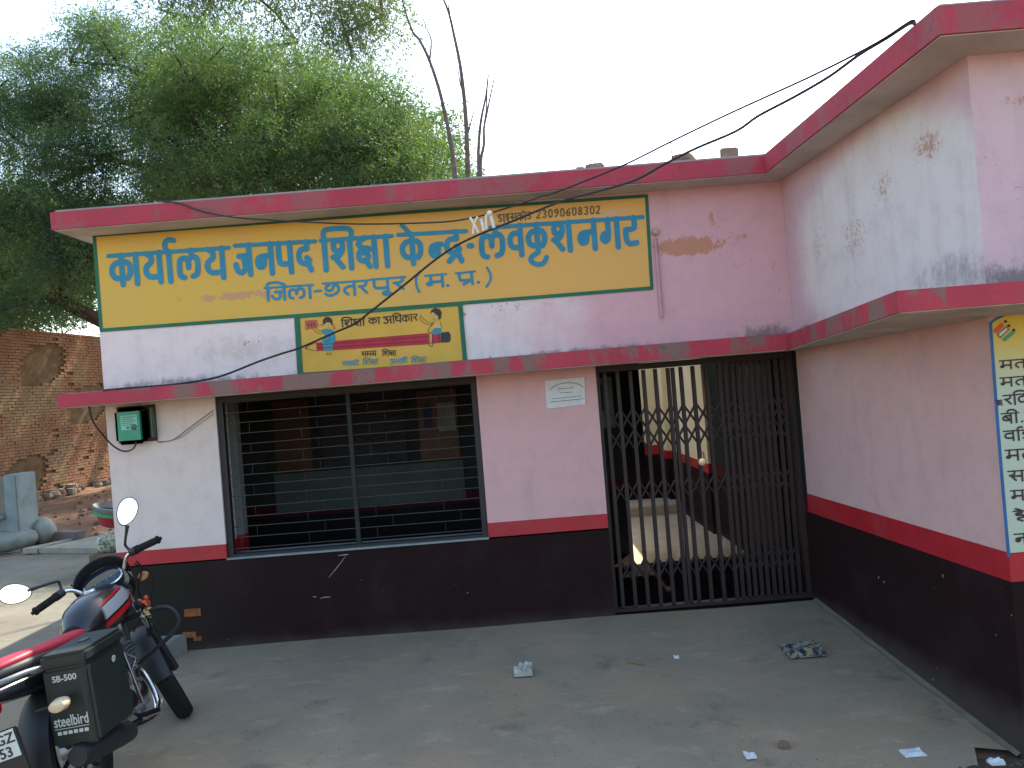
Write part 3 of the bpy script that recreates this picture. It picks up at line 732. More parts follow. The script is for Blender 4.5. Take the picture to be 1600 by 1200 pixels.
# --- mural board with the pencil
mg = empty('painted_wall_mural', at(594, 530, 0), 'small yellow painted panel of a girl and a boy sitting on a big red pencil', 'mural')
TL, TR, BR, BL = (462,495), (722,475), (730,567), (467,585)
fill('background', [[TL,TR,BR,BL]], -.0045, M['yellow2'], mg)
ink('border', [([(464,495),(469,585)],4.4),([TL,TR],2.6),([(719,477),(727,566)],3.4),([BL,BR],2.4)], 1.2, -.009, M['green'], mg)
Q = lambda x, y: (450+x/5.517, 470+y/5.517)
def QL(*p): return [Q(*q) for q in p]
fill('pencil', [QL((240,360),(420,345),(1200,278),(1310,285),(1315,360),(1200,375),(420,425),(250,432))], -.0065, M['red'], mg)
fill('pencil_eraser', [QL((1312,275),(1385,265),(1402,290),(1402,340),(1385,358),(1318,360))], -.0070, M['navy'], mg)
ink('pencil_outline', [(QL((240,360),(150,405),(250,432)),.35),(QL((250,380),(700,345),(1210,305)),.5),(QL((250,408),(700,378),(1215,345)),.5),(QL((160,398),(150,408),(165,412)),.8),(QL((1300,280),(1305,360)),.7)], .3, -.0085, M['redline'], mg)
fill('dress', [QL((290,250),(330,240),(385,250),(400,275),(412,330),(400,355),(385,385),(390,430),(310,430),(300,380),(288,350),(300,325),(320,310),(318,290),(292,280))], -.0080, M['teal'], mg)
fill('shorts', [QL((1262,235),(1320,232),(1322,285),(1290,288),(1245,290),(1228,285))], -.0080, M['teal'], mg)
fill('skin_shapes', [QL((318,215),(325,185),(360,180),(375,195),(372,225),(350,240),(325,235)), QL((1232,110),(1250,95),(1290,120),(1300,145),(1275,168),(1240,165)), QL((1255,180),(1310,185),(1325,232),(1262,236),(1235,260),(1220,270)), QL((1215,285),(1240,288),(1240,350),(1225,385),(1218,350))], -.0080, M['skin'], mg)
fill('hair', [QL((300,200),(300,165),(325,138),(360,140),(382,165),(385,210),(372,205),(365,188),(330,186),(312,205)), QL((1228,108),(1235,80),(1265,62),(1305,70),(1325,100),(1318,150),(1300,165),(1292,130),(1270,115),(1250,95))], -.0090, M['ink'], mg)
fill('slate', [QL((145,170),(250,163),(262,225),(150,250)), QL((385,200),(400,215),(410,245),(392,240)), QL((280,200),(300,205),(285,222))], -.0080, M['slate'], mg)
ink('figure_outline', [(QL((290,280),(250,275),(215,240),(205,225)),.3),(QL((300,262),(262,255),(232,228)),.3),(QL((360,305),(350,340),(320,355)),.35),(QL((340,440),(345,462),(325,460)),.3),(QL((365,440),(372,460),(352,462)),.3),
  (QL((1262,192),(1225,190),(1180,165),(1145,130)),.3),(QL((1255,210),(1210,205),(1160,180),(1135,150),(1150,120)),.3),(QL((1255,180),(1225,225),(1205,260),(1230,275)),.35),(QL((1310,180),(1325,232)),.3),(QL((1215,290),(1225,340),(1218,385),(1245,385),(1240,290)),.35),
  (QL((345,205),(350,205)),.3),(QL((340,225),(352,227)),.3),(QL((1258,120),(1262,121)),.35),(QL((1245,155),(1262,158)),.3),(QL((170,190),(180,230)),.4),(QL((195,180),(205,225)),.4),(QL((220,180),(228,220)),.4),(QL((160,215),(240,200)),.35),(QL((1370,285),(1390,300)),.4)], .25, -.0100, M['ink'], mg)['kind'] = 'stuff'
a = word(['i','sha','ksha','aa'], Q(455,168), Q(662,152), 10.5, 1.9)+word(['ka','aa'], Q(690,150), Q(795,143), 9.5, 1.8)+word(['a','i','dha','ka','aa','ra'], Q(820,140), Q(1115,114), 10.5, 1.8)
ink('lettering', a, .3, -.0085, M['ink'], mg)
a = word(['sa','ma','gra'], Q(630,440), Q(760,431), 7, 1.3)+word(['i','sha','ksha','aa'], Q(810,433), Q(930,428), 7.5, 1.3)
ink('lettering', a, .3, -.0085, M['ink'], mg)
a = word(['sa','ba','ka','o'], Q(468,522), Q(612,514), 7.5, 1.3, slant=.15)+word(['i','sha','ksha','aa'], Q(645,508), Q(778,500), 8, 1.3, slant=.1)
ink('slogan_lettering', a, .3, -.0085, M['teal'], mg)
a = word(['a','halfcha','chha','ii'], Q(878,506), Q(1030,494), 7.5, 1.3, slant=.15)+word(['i','sha','ksha','aa'], Q(1062,492), Q(1192,484), 8, 1.3, slant=.1)
ink('slogan_lettering', a, .3, -.0085, M['teal'], mg)
# --- voter information sign on the wing front
vs_ = empty('voter_information_sign', at(1590, 690, -2.08), 'yellow and mint painted list of black Hindi lines with blue edge on the right wing', 'sign')
YW = -2.08
bgp = [(1549,505),(1556,499),(1575,492),(1600,484),(1760,465),(1790,850),(1576,869),(1562,690)]
fill('background', [bgp], YW-.004, M['rsign'], vs_)
ink('border', [([(1547.5,505),(1561,690),(1576,868)],2.6),([(1547,506),(1560,497),(1600,483),(1700,470)],1.6)], 1.0, YW-.0065, M['bluestrip'], vs_)
QW = lambda x, y: (1400+x/2.4, 440+y/2.4)
a = word(['ma','ta','da','aa','na'], QW(388,298), QW(600,281), 13, 2.6, base_up=(-.085,-1))
a += word(['ma','ta','da','aa','na'], QW(390,362), QW(600,346), 13.5, 2.6, base_up=(-.085,-1))
a += word(['ra','i','tta','na','i','na'], QW(402,428), QW(610,410), 15, 2.8, base_up=(-.085,-1))
a += word(['ba','ii','.','e_','la','.'], QW(395,496), QW(600,480), 15, 2.8, base_up=(-.085,-1))
a += word(['va','aa','reph','dda',' ','kra','ma'], QW(403,562), QW(640,545), 15, 2.8, base_up=(-.085,-1))
a += word(['ma','ta','da','aa','na'], QW(410,633), QW(640,617), 16, 2.9, base_up=(-.085,-1))
a += word(['sa','ma','ya'], QW(420,712), QW(600,700), 16, 2.9, base_up=(-.085,-1))
a += word(['ma','i','ha','la','aa'], QW(430,785), QW(630,772), 15, 2.9, base_up=(-.085,-1))
a += word(['ha','e','la','pa'], QW(440,862), QW(620,850), 16, 2.9, base_up=(-.085,-1))
a += word(['na','ra'], QW(444,948), QW(520,942), 15, 2.9, base_up=(-.085,-1))
a += word(['sa','ha','aa','.'], QW(376,446), QW(402,443), 8, 1.4)
ink('lettering', a, .5, YW-.0065, M['ink'], vs_)
Z5 = lambda x, y: (1200+x/4, 260+y/4)
def ZL(*p): return [Z5(*q) for q in p]
fill('emblem_orange', [ZL((1408,1025),(1460,975),(1478,998),(1425,1045))], YW-.0065, M['orange'], vs_)
fill('emblem_green', [ZL((1462,1080),(1530,1025),(1545,1042),(1482,1095))], YW-.0065, M['signgreen'], vs_)
fill('emblem_white', [ZL((1440,1048),(1490,1003),(1505,1020),(1452,1068))], YW-.0062, M['paper'], vs_)
ink('emblem_outline', [(ZL((1436,1048),(1490,1003)),.6),(ZL((1490,1003),(1505,1020)),.6),(ZL((1505,1020),(1452,1070)),.6),(ZL((1452,1070),(1436,1048)),.6),(ZL((1484,968),(1486,970)),2.2),(ZL((1505,995),(1507,997)),2.2),(ZL((1536,1022),(1538,1024)),2.2)], .35, YW-.008, M['ink'], vs_)
# --- paper notice between window and gate
pn = empty('paper_notice', at(884, 616, -.0), 'white printed paper notice pasted on pink wall left of the gate', 'notice')
nt_ = [(851,595),(913,589),(915,632),(854,639)]
mbn = MB(); A = [at(a, b, -.008) for a, b in nt_]; Bk = [at(a, b, -.003) for a, b in nt_]
mbn.add(A+Bk, [(0,1,2,3),(0,4,5,1),(1,5,6,2),(2,6,7,3),(3,7,4,0)])
mbn.build('sheet', M['paper'], pn)
Z6 = lambda x, y: (840+x/17.14, 580+y/17.14)
def row(y0, x0, x1, dy, seedv):
    random.seed(seedv); o = []; x = x0
    while x < x1:
        wd = random.uniform(30, 70); o.append(([Z6(x, y0+dy*(x-x0)/(x1-x0)), Z6(min(x+wd, x1), y0+dy*(min(x+wd, x1)-x0)/(x1-x0))], .45)); x += wd+random.uniform(14, 30)
    return o
arc = [(340,490),(430,410),(560,350),(720,315),(880,310),(1040,325),(1140,370),(1220,430)]
arcs = [([Z6(*arc[i]), Z6(*arc[i+1])], .5) for i in range(len(arc)-1)]
ink('printing', arcs+row(475,550,950,-30,1)+row(580,620,930,-20,2)+row(740,410,1160,-80,3)+row(825,350,1250,-90,4), .3, -.0105, simple('grey_print', c4(.16,.17,.17), .8), pn)
random.seed(11)

# ------------------------------------------------------------------ collapsible gate
gt = empty('collapsible_gate', (GX0, .1, 0), 'closed dark brown collapsible scissor gate beside the pink wing wall', 'gate')
part('gate_frame', M['gateiron'], ((GX0, .06, 0), (GX0+.03, .14, CZ-.006)), ((XR-.035, .06, 0), (XR-.004, .14, CZ-.006)), ((GX0+.03, .06, CZ-.05), (XR-.035, .14, CZ-.006)), ((GX0+.03, .07, 0), (XR-.035, .13, .025)), parent=gt)
pk = MB()
for s_ in (-1, 1): pk.box((-.013+.0, .004*s_+(0 if s_ > 0 else -.012), .03), (.013, .004*s_+(.012 if s_ > 0 else 0), CZ-.055))
picket = pk.build('picket', M['gateiron'], gt, world=False)
npk = 15; gx = [.075+i*(XR-GX0-.15)/(npk-1) for i in range(npk)]
mid = 5
picket.location = (gx[0], 0, 0)
for i in range(1, npk): clone(picket, gt, (gx[i], 0, 0), (0, random.uniform(-.004, .004), 0))
clone(picket, gt, (gx[mid]+.035, 0, 0))
for i in range(9, npk-1): clone(picket, gt, ((gx[i]+gx[i+1])/2, .002, 0))
dxg = gx[1]-gx[0]; hh = .155
lt = MB(); lt.tube([(0,0,0),(dxg,0,hh)], .0085, 6)
strip = lt.build('lattice_strip', M['gateiron'], gt, world=False)
first = True
for row_z, nrow in ((1.18, 2), (.80, 1), (.22, 1)):
    for i in range(npk-1):
        for r_ in range(nrow):
            for fl_ in (0, 1):
                z = row_z+r_*hh
                if first: strip.location = (gx[i], .006, z); first = False
                else: clone(strip, gt, (gx[i], .006 if not fl_ else -.006, z if not fl_ else z+hh), None, (1, 1, -1 if fl_ else 1))
# padlock
pl0 = at(1096, 720, .06)
pl = empty('padlock', pl0, 'round brass padlock hanging on the middle of the collapsible gate', 'padlock')
MB().lathe([(-.014,.012),(-.012,.026),(-.006,.031),(.006,.031),(.012,.026),(.014,.012)], pl0-Vector((0,.02,.005)), (0,1,0), 20).build('lock_body', simple('brass', c4(.75,.62,.42), .3, .2, 20, metal=.7), pl, smooth=True)
MB().tube([pl0+Vector((-.016,-.02,.02)), pl0+Vector((-.016,-.02,.05)), pl0+Vector((-.008,-.02,.064)), pl0+Vector((.008,-.02,.064)), pl0+Vector((.016,-.02,.05)), pl0+Vector((.016,-.02,.02))], .005, 8).build('shackle', M['rod'], pl, smooth=True)

# ------------------------------------------------------------------ electricity meter
m0 = at(214, 664, -.0)
mt = empty('electricity_meter', m0, 'green translucent plastic electricity meter box on the wall under the canopy', 'meter')
def mbx(x0, x1, z0, z1, y0, y1, name, mat, bev, parent=mt, **k):
    return MB().box((m0.x+x0, y0, m0.z+z0), (m0.x+x1, y1, m0.z+z1)).build(name, mat, parent, bevel=bev, smooth=True, **k)
mbx(-.135,.145,-.125,.14,-.012,-.001,'back_board', simple('dark_board', c4(.10,.05,.04), .8), .002)
mbx(-.10,.10,-.12,.125,-.05,-.0125,'meter_base', simple('green_plastic', c4(.03,.26,.17), .4, .15, 8), .02)
cv = NT('green_translucent_plastic'); cv.fin(c4(.03,.42,.27), .15, Transmission_Weight=.5, IOR=1.35)
mbx(-.115,.105,-.135,.13,-.11,-.051,'meter_cover', simple('clear_green_plastic', c4(.025,.30,.19), .18, .12, 8), .03)
mbx(-.06,.06,-.03,.075,-.1135,-.1105,'meter_label', simple('mint_label', c4(.18,.55,.42), .4, .1, 8), .001)
mbx(.125,.145,-.10,.12,-.06,-.0125,'side_clip', simple('dark_green_plastic', c4(.03,.10,.07), .4), .006)
mbx(-.135,-.118,-.08,.10,-.05,-.0125,'side_clip', simple('dark_green_plastic2', c4(.04,.13,.09), .4), .006)
MB().lathe([(0,.022),(.006,.022),(.008,.016)], (m0.x+.032, -.1138, m0.z-.012), (0,-1,0), 18).build('seal_knob', simple('knob_green', c4(.03,.12,.09), .3), mt, smooth=True)
lm = MB()
for k in range(5): lm.box((m0.x-.05, -.1145, m0.z+.06-k*.014), (m0.x+.045-(k % 2)*.02, -.114, m0.z+.0635-k*.014))
lm.box((m0.x-.02, -.1145, m0.z-.02), (m0.x+.0, -.114, m0.z-.008))
lm.build('label_print', M['navy'], mt)

# ------------------------------------------------------------------ wires
def wire(name, pts, r, label, mat=None, sub=4):
    P = catmull([tuple(at(a, b, y)) for a, b, y in pts], sub)
    o = MB().tube(P, r, 6).build(name, mat or M['cable'], smooth=True)
    return tag(o, label, 'cable')
def fascia_y():      # where the line of sight to the cable's anchor meets the top edge of the wing roof
    best = None
    for i in range(200):
        y = -.3-i*.0105; p = at(1423, 34, y); fx_ = 1.876+(cw.x-1.876)*(-y-RP)/2.08
        e = abs(p.x-fx_)
        if best is None or e < best[0]: best = (e, y)
    return best[1]-.01
YE = fascia_y()
def yy(x): return -.42+(x-760)/(1425-760)*(YE+.42)
wire('overhead_cable', [(1430,36,YE+.03),(1423,33,yy(1423)),(1385,58,yy(1385)),(1342,82,yy(1342)),(1270,118,yy(1270)),(1200,150,yy(1200)),(1130,182,yy(1130)),(1047,222,yy(1047)),(970,260,yy(970)),(870,300,yy(870)),(844,307,yy(844)),(817,317,-.45),(769,332,-.42),(739,340,-.40),(690,347,-.40),(580,350,-.38),(500,348,-.36),(427,344,-.33),(370,340,-.31),(327,333,-.28),(300,325,-.265),(278,317,-.26),(246,314.5,-.20)], .0058, 'upper black cable from the wing roof corner across to the left roof edge')
wire('overhead_cable', [(1431,40,YE+.03),(1421,37,yy(1421)),(1385,60,yy(1385)+.01),(1342,86,yy(1342)),(1295,120,yy(1295)),(1240,152,yy(1240)),(1185,181,yy(1185)),(1150,205,yy(1150)),(1087,232,yy(1087)),(1037,257,yy(1037)),(995,280,yy(995)),(945,296,yy(945)),(887,311,yy(887)),(850,325,yy(850)),(800,346,-.45),(769,358,-.43),(720,380,-.40),(680,406,-.38),(632,445,-.34),(580,486,-.28),(554,506,-.25),(522,520,-.22),(470,543,-.18),(442,552,-.16),(404,565,-.14),(341,589,-.16),(278,600,-.20),(240,603.5,-.26),(200,606.5,-.3),(161,610,-.335)], .0075, 'thicker lower black cable sagging diagonally over the yellow sign onto the canopy')
wire('meter_cable', [(139,634,-.30),(142,650,-.26),(150,666,-.2),(168,688,-.12),(180,699,-.09),(193,705,-.08),(205,703,-.08),(211,697,-.08),(213,690,-.08)], .006, 'short black cable looping up into the bottom of the green meter')
wire('spacer_wire', [(1047.5,222,yy(1047)),(1049,234,yy(1048)),(1050,249,yy(1050))], .003, 'short vertical link between the two overhead cables')
wire('wall_wire', [(245,690,-.01),(268,688,-.01),(290,673,-.01),(310,658,-.01),(333,641,-.01)], .003, 'thin grey wire drooping along the wall from meter to window', M['thread'])
wire('wall_wire', [(248,692,-.012),(280,684,-.012),(305,667,-.012),(334,646,-.012)], .002, 'second thinner brown wire beside the drooping grey wire', M['thread'])
Z8 = lambda x, y: (720+x/6.667, 300+y/6.667)
ty = empty('cloth_tie', at(755, 350, -.43), 'white cloth strips knotted round the two overhead cables', 'tie')
for pts, r_ in (([(95,265),(140,340),(185,430)],.009),([(175,255),(140,330),(125,440)],.008),([(210,280),(225,340),(240,405)],.011),([(265,235),(262,310),(268,385)],.009),([(300,210),(325,300),(345,375)],.012)):
    MB().tube(catmull([tuple(at(*Z8(a, b), -.45)) for a, b in pts], 4), r_, 6).build('strip', M['tie'], ty, smooth=True)
kn = at(*Z8(300, 222), -.455); MB().lathe([(-.02,.003),(-.012,.016),(0,.02),(.012,.015),(.02,.003)], kn, (1,0,.4), 10).build('knot', M['tie'], ty, smooth=True)

# ------------------------------------------------------------------ stones on the roof
def rock(mb, c, sx, sy, sz, jit=.18, seedv=1):
    rr = random.Random(seedv); vs = []
    for z in (-1, 0, 1):
        for k in range(8):
            a = math.pi/4*k; q = (1 if z == 0 else .8)*(1+rr.uniform(-jit, jit))
            vs.append((c[0]+sx*math.cos(a)*q, c[1]+sy*math.sin(a)*q, c[2]+sz*z*(1+rr.uniform(-jit, jit)*.6)))
    fs = [(i*8+k, i*8+(k+1) % 8, (i+1)*8+(k+1) % 8, (i+1)*8+k) for i in range(2) for k in range(8)]
    mb.add(vs, fs+[tuple(range(7,-1,-1)), tuple(range(16,24))])
stone = simple('rough_brick_stone', c4(.30,.20,.15), .95, .45, 14, .8)
ztop = RZ+RT+.02
p = at(1138, 240, .05)
b0 = MB().prism([(p.x-.075,.0),(p.x+.05,-.03),(p.x+.10,.14),(p.x-.03,.16)], ztop-.001, [ztop+.13,ztop+.12,ztop+.13,ztop+.125]).build('roof_brick', stone, bevel=.008)
tag(b0, 'broken brick standing upright on the roof edge near the inner corner', 'brick')
for (px, w_, h_, lb, sv) in ((1068,.09,.035,'flat dark stone lying on the roof under the lower cable',3),(930,.075,.028,'small flat stone on the roof edge above the sign end',5),(906,.035,.02,'tiny pebble beside the small flat roof stone',6)):
    p = at(px, 260, -.1); mb = MB(); rock(mb, (p.x, -.1, ztop+h_), w_, w_*.7, h_, .15, sv)
    tag(mb.build('roof_stone', stone, smooth=False), lb, 'stone')

# ------------------------------------------------------------------ litter
def gpt(px, py):
    d = ray(px, py); o = Vector((0, -D, H)); t = 1
    for _ in range(40):
        q = o+d*t; t -= (q.z-gz(q.x, q.y))/d.z if abs(d.z) > 1e-6 else 0
    q = o+d*t; q.z = gz(q.x, q.y); return q
def crumple(name, c, w_, d_, h_, mat, label, cat, seedv, n=7):
    rr = random.Random(seedv); mb = MB()
    vs = [(c.x+w_*(i/(n-1)-.5)+rr.uniform(-.1,.1)*w_/n, c.y+d_*(j/(n-1)-.5)+rr.uniform(-.1,.1)*d_/n, c.z+.006+h_*rr.random()) for j in range(n) for i in range(n)]
    mb.add(vs, [(j*n+i, j*n+i+1, (j+1)*n+i+1, (j+1)*n+i) for j in range(n-1) for i in range(n-1)])
    lo = [(x, y, c.z+.003) for (x, y, z) in vs]
    m = len(mb.v); mb.v += lo
    ring = [i for i in range(n)]+[j*n+n-1 for j in range(1, n)]+[(n-1)*n+i for i in range(n-2, -1, -1)]+[j*n for j in range(n-2, 0, -1)]
    for a, b in zip(ring, ring[1:]+ring[:1]): mb.f.append((a, b, b+m, a+m))
    return tag(mb.build(name, mat), label, cat)
pk = NT('printed_packet'); f_ = pk.ramp(pk.noise(34, 5, .75), .48, .52); g_ = pk.ramp(pk.noise(20, 3, .6, off=(4,4,4)), .55, .58)
M['packet'] = pk.fin(pk.mix(g_, pk.mix(f_, c4(.022,.026,.05), c4(.20,.23,.19)), c4(.3,.22,.1)), .35)
crumple('crushed_packet', gpt(1253,1019), .22, .20, .035, M['packet'], 'crushed dark blue and cream printed packet on the concrete near the gate', 'litter', 3)
crumple('plastic_bag', gpt(818,1053), .11, .10, .06, simple('milky_plastic', c4(.42,.43,.38), .35, .3, 20), 'crumpled milky plastic bag alone in the middle of the concrete', 'litter', 4)
crumple('paper_scrap', gpt(1057,1028), .03, .04, .012, M['paper'], 'tiny white paper scrap between the stick and the crushed packet', 'litter', 5, 4)
crumple('paper_scrap', gpt(1172,1183), .05, .05, .015, M['paper'], 'white paper scrap at the bottom beside the brown pebble', 'litter', 6, 4)
crumple('paper_scrap', gpt(1426,1178), .10, .07, .008, M['paper'], 'largest flat white paper piece lying near the earth at lower right', 'litter', 7, 4)
crumple('paper_scrap', gpt(1556,1194), .06, .05, .02, M['paper'], 'crumpled whitish scrap on the earth in the lower right corner', 'litter', 8, 4)
q = gpt(993,1038); tag(MB().tube([q+Vector((-.05,.03,.008)), q+Vector((0,0,.01)), q+Vector((.05,-.03,.006))], [.006,.008,.004], 6).build('dry_stick', simple('dry_wood', c4(.25,.15,.08), .9)), 'short dry brown stick lying on the concrete', 'stick')
q = gpt(1225,1168); mb = MB(); rock(mb, q+Vector((0,0,.012)), .03, .025, .015, .2, 2); tag(mb.build('pebble', stone), 'small brown pebble near the bottom edge of the concrete', 'stone')
# earth with leaf litter at the lower right
em = MB(); n = 24
for j in range(n):
    for i in range(n):
        x = 1.70+(2.2-1.35)*i/(n-1)*1.15; y = -2.02-1.3*j/(n-1)
        e = min(1, max(0, (x-1.72)/.2))*min(1, j/3)
        em.v.append((min(x, 3.2), y, gz(x, y)-.012+.03*e+e*random.uniform(0,.012)))
em.f = [(j*n+i, j*n+i+1, (j+1)*n+i+1, (j+1)*n+i) for j in range(n-1) for i in range(n-1)]
o = em.build('earth_patch', concrete('dark_earth', c4(.06,.05,.035), c4(.09,.075,.05), c4(.05,.045,.025)), smooth=True); o['kind'] = 'structure'
lm = MB()
for k in range(900):
    x = random.uniform(1.5, 3.0); y = random.uniform(-3.0, -2.08)
    if random.random() > (x-1.65)/.5: continue
    s_ = random.uniform(.006, .02); a = random.uniform(0, 6.28); z = gz(x, y)+.022+random.uniform(0,.012)
    c_, q_ = math.cos(a)*s_, math.sin(a)*s_
    lm.add([(x-c_, y-q_, z), (x+q_*.4, y-c_*.4, z+random.uniform(0,.008)), (x+c_, y+q_, z), (x-q_*.4, y+c_*.4, z+.004)], [(0,1,2,3)])
o = lm.build('leaf_litter', simple('dry_leaf_bits', c4(.16,.13,.07), .9, .6, 30)); tag(o, 'dry leaf bits and straw scattered over the dark earth in the lower right corner', 'leaf litter', kind='stuff')
# tiny grit over the apron
gm = MB()
for k in range(1500):
    x = random.uniform(-3, 2); y = random.uniform(-3.3, -.05); s_ = random.uniform(.002, .006)
    z = gz(x, y)+.003
    gm.add([(x-s_, y, z), (x, y-s_, z), (x+s_, y, z), (x, y+s_, z), (x, y, z+s_)], [(0,1,4),(1,2,4),(2,3,4),(3,0,4)])
o = gm.build('grit', simple('pale_grit', c4(.26,.24,.2), .9, .5, 30)); tag(o, 'fine grit scattered over the concrete apron', 'grit', kind='stuff')

# ------------------------------------------------------------------ left background
# grey plastered trough wall
tx = at(28, 800, 5.2).x; tback = at(45, 760, 5.55)
tk = empty('plastered_tank', (tx, 5.2, 0), 'grey plastered masonry tank with a ledge at the left edge of the lane', 'tank')
zt = at(28, 741, 5.2).z
part('side_wall', M['greyplaster'], ((tx-.18, 5.2, -.05), (tx, 5.66, zt)), parent=tk, bevel=.012)
part('front_wall', M['concrete2'], ((tx-3.0, 5.26, .52), (tx-.181, 5.4, zt-.03)), parent=tk, bevel=.01)
part('ledge', M['edge'], ((tx-3.0, 5.0, .46), (tx-.181, 5.4, .515)), parent=tk, bevel=.01)
part('plinth', M['greyplaster'], ((tx-3.0, 5.22, -.05), (tx-.181, 5.4, .455)), parent=tk)
def sack(name, c, r1, r2, r3, mat, label, rz=0):
    mb = MB(); prof = [(-1,.15),(-.9,.6),(-.6,.9),(0,1),(.6,.92),(.88,.6),(1,.2)]
    mb.lathe(prof, (0,0,0), (1,0,0), 14)
    mb.v = [(v[0]*r1, v[1]*r2*(1+.08*math.sin(v[0]*7)), v[2]*r3*(1+.07*math.sin(v[0]*5+v[1]*4))) for v in mb.v]
    mb.xf(Matrix.Translation(c) @ Matrix.Rotation(rz, 4, 'Z'))
    return tag(mb.build(name, mat, smooth=True), label, 'sack')
q2 = gpt(22, 858)
sack('cement_sack', q2+Vector((0,0,.13)), .30, .2, .16, simple('grey_sack_cloth', c4(.27,.29,.25), .9, .3, 8, .4), 'rounded grey sack lying at the foot of the plastered tank', .5)
q3 = gpt(38, 853)
sack('cement_sack', q3+Vector((.12,.25,.16)), .26, .18, .2, simple('pale_sack_cloth', c4(.31,.33,.28), .9, .3, 8, .4), 'second pale sack leaning behind the rounded grey sack', -.8)
# stone slabs edging the lane
slm = simple('stone_slab', c4(.30,.29,.23), .9, .25, 5, .4)
for (xa, xb, yb, lb) in ((35,60,865,'short stone slab end next to the sacks'),(61,168,865,'long flat stone slab edging the lane left of the building')):
    a_, b_ = gpt(xa, yb), gpt(xb, yb)
    o = MB().prism([(a_.x, a_.y),(b_.x, b_.y-.02),(b_.x+.15, b_.y+.75),(a_.x+.45, a_.y+.8)], .0, .075).build('stone_slab', slm, bevel=.008)
    tag(o, lb, 'slab')
a_, b_ = gpt(50, 850), gpt(112, 850)
o = MB().prism([(a_.x, a_.y+.2),(b_.x, b_.y+.1),(b_.x+.05, b_.y+.28),(a_.x+.1, a_.y+.4)], .05, .16).build('wooden_beam', simple('grey_beam', c4(.18,.15,.14), .9, .3, 5, .4), bevel=.006)
tag(o, 'weathered beam lying on the earth behind the stone slabs', 'beam')
# bowls and cloth beside the building corner
y_ = 3.4; c_ = at(180, 802, y_)
bw = empty('tub_stack', at(176, 832, y_), 'tilted stack of plastic tubs, red below green rim, half hidden behind the left wall corner', 'tub')
Rt = Matrix.Translation(c_) @ Matrix.Scale(.9, 4) @ Matrix.Rotation(R(12), 4, 'Y')
k_ = .33
MB().lathe([(0,.12),(.02,.16),(.16,.23),(.17,.225),(.03,.14),(.01,.1)], (0,0,-.17), (0,0,1), 24, closed=True).xf(Rt).build('red_tub', simple('red_plastic', c4(.35,.02,.04), .4, .1), bw, smooth=True)
MB().lathe([(0,.225),(.0,.25),(.035,.262),(.04,.24)], (0,0,-.02), (0,0,1), 24, closed=True).xf(Rt).build('green_rim', simple('green_plastic_rim', c4(.06,.32,.15), .4, .1), bw, smooth=True)
MB().lathe([(0,.24),(.07,.275),(.078,.27),(.01,.23)], (0,0,.02), (0,0,1), 24, closed=True).xf(Rt).build('metal_basin', simple('dull_aluminium', c4(.35,.36,.34), .35, .1, metal=.8), bw, smooth=True)
cl = NT('patterned_cloth'); f_ = cl.ramp(cl.noise(18, 3, .6, dist=1.5), .5, .54)
pcl = cl.fin(cl.mix(f_, c4(.42,.42,.33), c4(.10,.15,.09)), .9)
q = at(165, 848, y_)
sack('cloth_bundle', Vector((q.x+.08, y_, q.z+.0)), .17, .16, .13, pcl, 'cream and green patterned cloth bundle under the plastic tubs', .3)
zc = q.z-.13
o = MB().box((q.x-.1, y_-.2, gz(q.x, y_)-.01), (q.x+.3, y_+.2, zc+.03)).build('wooden_crate', simple('old_crate', c4(.2,.15,.1), .9, .3, 6, .3), bevel=.006)
tag(o, 'low old crate carrying the patterned cloth bundle', 'crate')

# brick wall, runs away to the right behind everything
bwp0 = Vector((-10.55, 10.4, 0)); ang = R(84)
wd = Vector((math.cos(ang), math.sin(ang), 0)); wn = Vector((math.sin(ang), -math.cos(ang), 0))
def hit(px, py):    # intersect with wall plane
    d = ray(px, py); o = Vector((0, -D, H)); t = (bwp0-o).dot(wn)/d.dot(wn); return o+d*t
BWroot = empty('brick_wall', bwp0, 'tall old brick wall with mud patches and tree shade at left', 'wall')
L0, L1 = -5.0, 8.0
top = hit(80, 519).z; ht = top
mbw = MB()
c1 = bwp0+wd*L0-wn*.02; c2 = bwp0+wd*L1-wn*.02
mbw.prism([(c1.x,c1.y),(c2.x,c2.y),((c2-wn*.3).x,(c2-wn*.3).y),((c1-wn*.3).x,(c1-wn*.3).y)], -.1, ht-.02)
mbw.build('wall_core', M['mortar'], BWroot)
def brickmat():
    n = NT('old_red_brick')
    oi = n.n('ShaderNodeObjectInfo').outputs['Random']
    c = n.mix(n.ramp(n.noise(2.2, 5, .7), .35, .65), c4(.17,.075,.033), c4(.23,.125,.055))
    c = n.mix(n.math('MULTIPLY', oi, .4), c, c4(.20,.08,.05))
    c = n.mix(n.math('MULTIPLY', n.ramp(n.noise(.55, 6, .7, off=(2,2,2)), .5, .6), .75), c, c4(.21,.145,.075))
    n.bump(n.noise(30, 4, .6), .5, .01)
    return n.fin(c, .95)
M['brick'] = brickmat()
bl, bh, bd = .20, .055, .03
proto = MB().box((-bl/2, -.012, -bh/2), (bl/2, bd, bh/2)).build('brick', M['brick'], BWroot, world=False)
nrow = int(ht/.065); rest = MB(); cnt = 0; protoused = False
cells = []
for r_ in range(nrow):
    z = .02+r_*.065+bh/2
    k = 0; u = L0+(r_ % 2)*.12
    while u < L1:
        p = bwp0+wd*(u+bl/2)+Vector((0,0,z)); v = p-Vector((0,-D,H)); cc_ = CR3.transposed() @ v
        px = 800+F*cc_.x/-cc_.z; py = 600-F*cc_.y/-cc_.z
        cells.append((px, py, u, z)); u += bl+.010
vis = [c for c in cells if -5 < c[0] < 168 and 500 < c[1] < 775]
vis.sort(key=lambda c: c[0]); keep = set((c[2], c[3]) for c in vis[:298])
rotz = math.atan2(wd.y, wd.x)
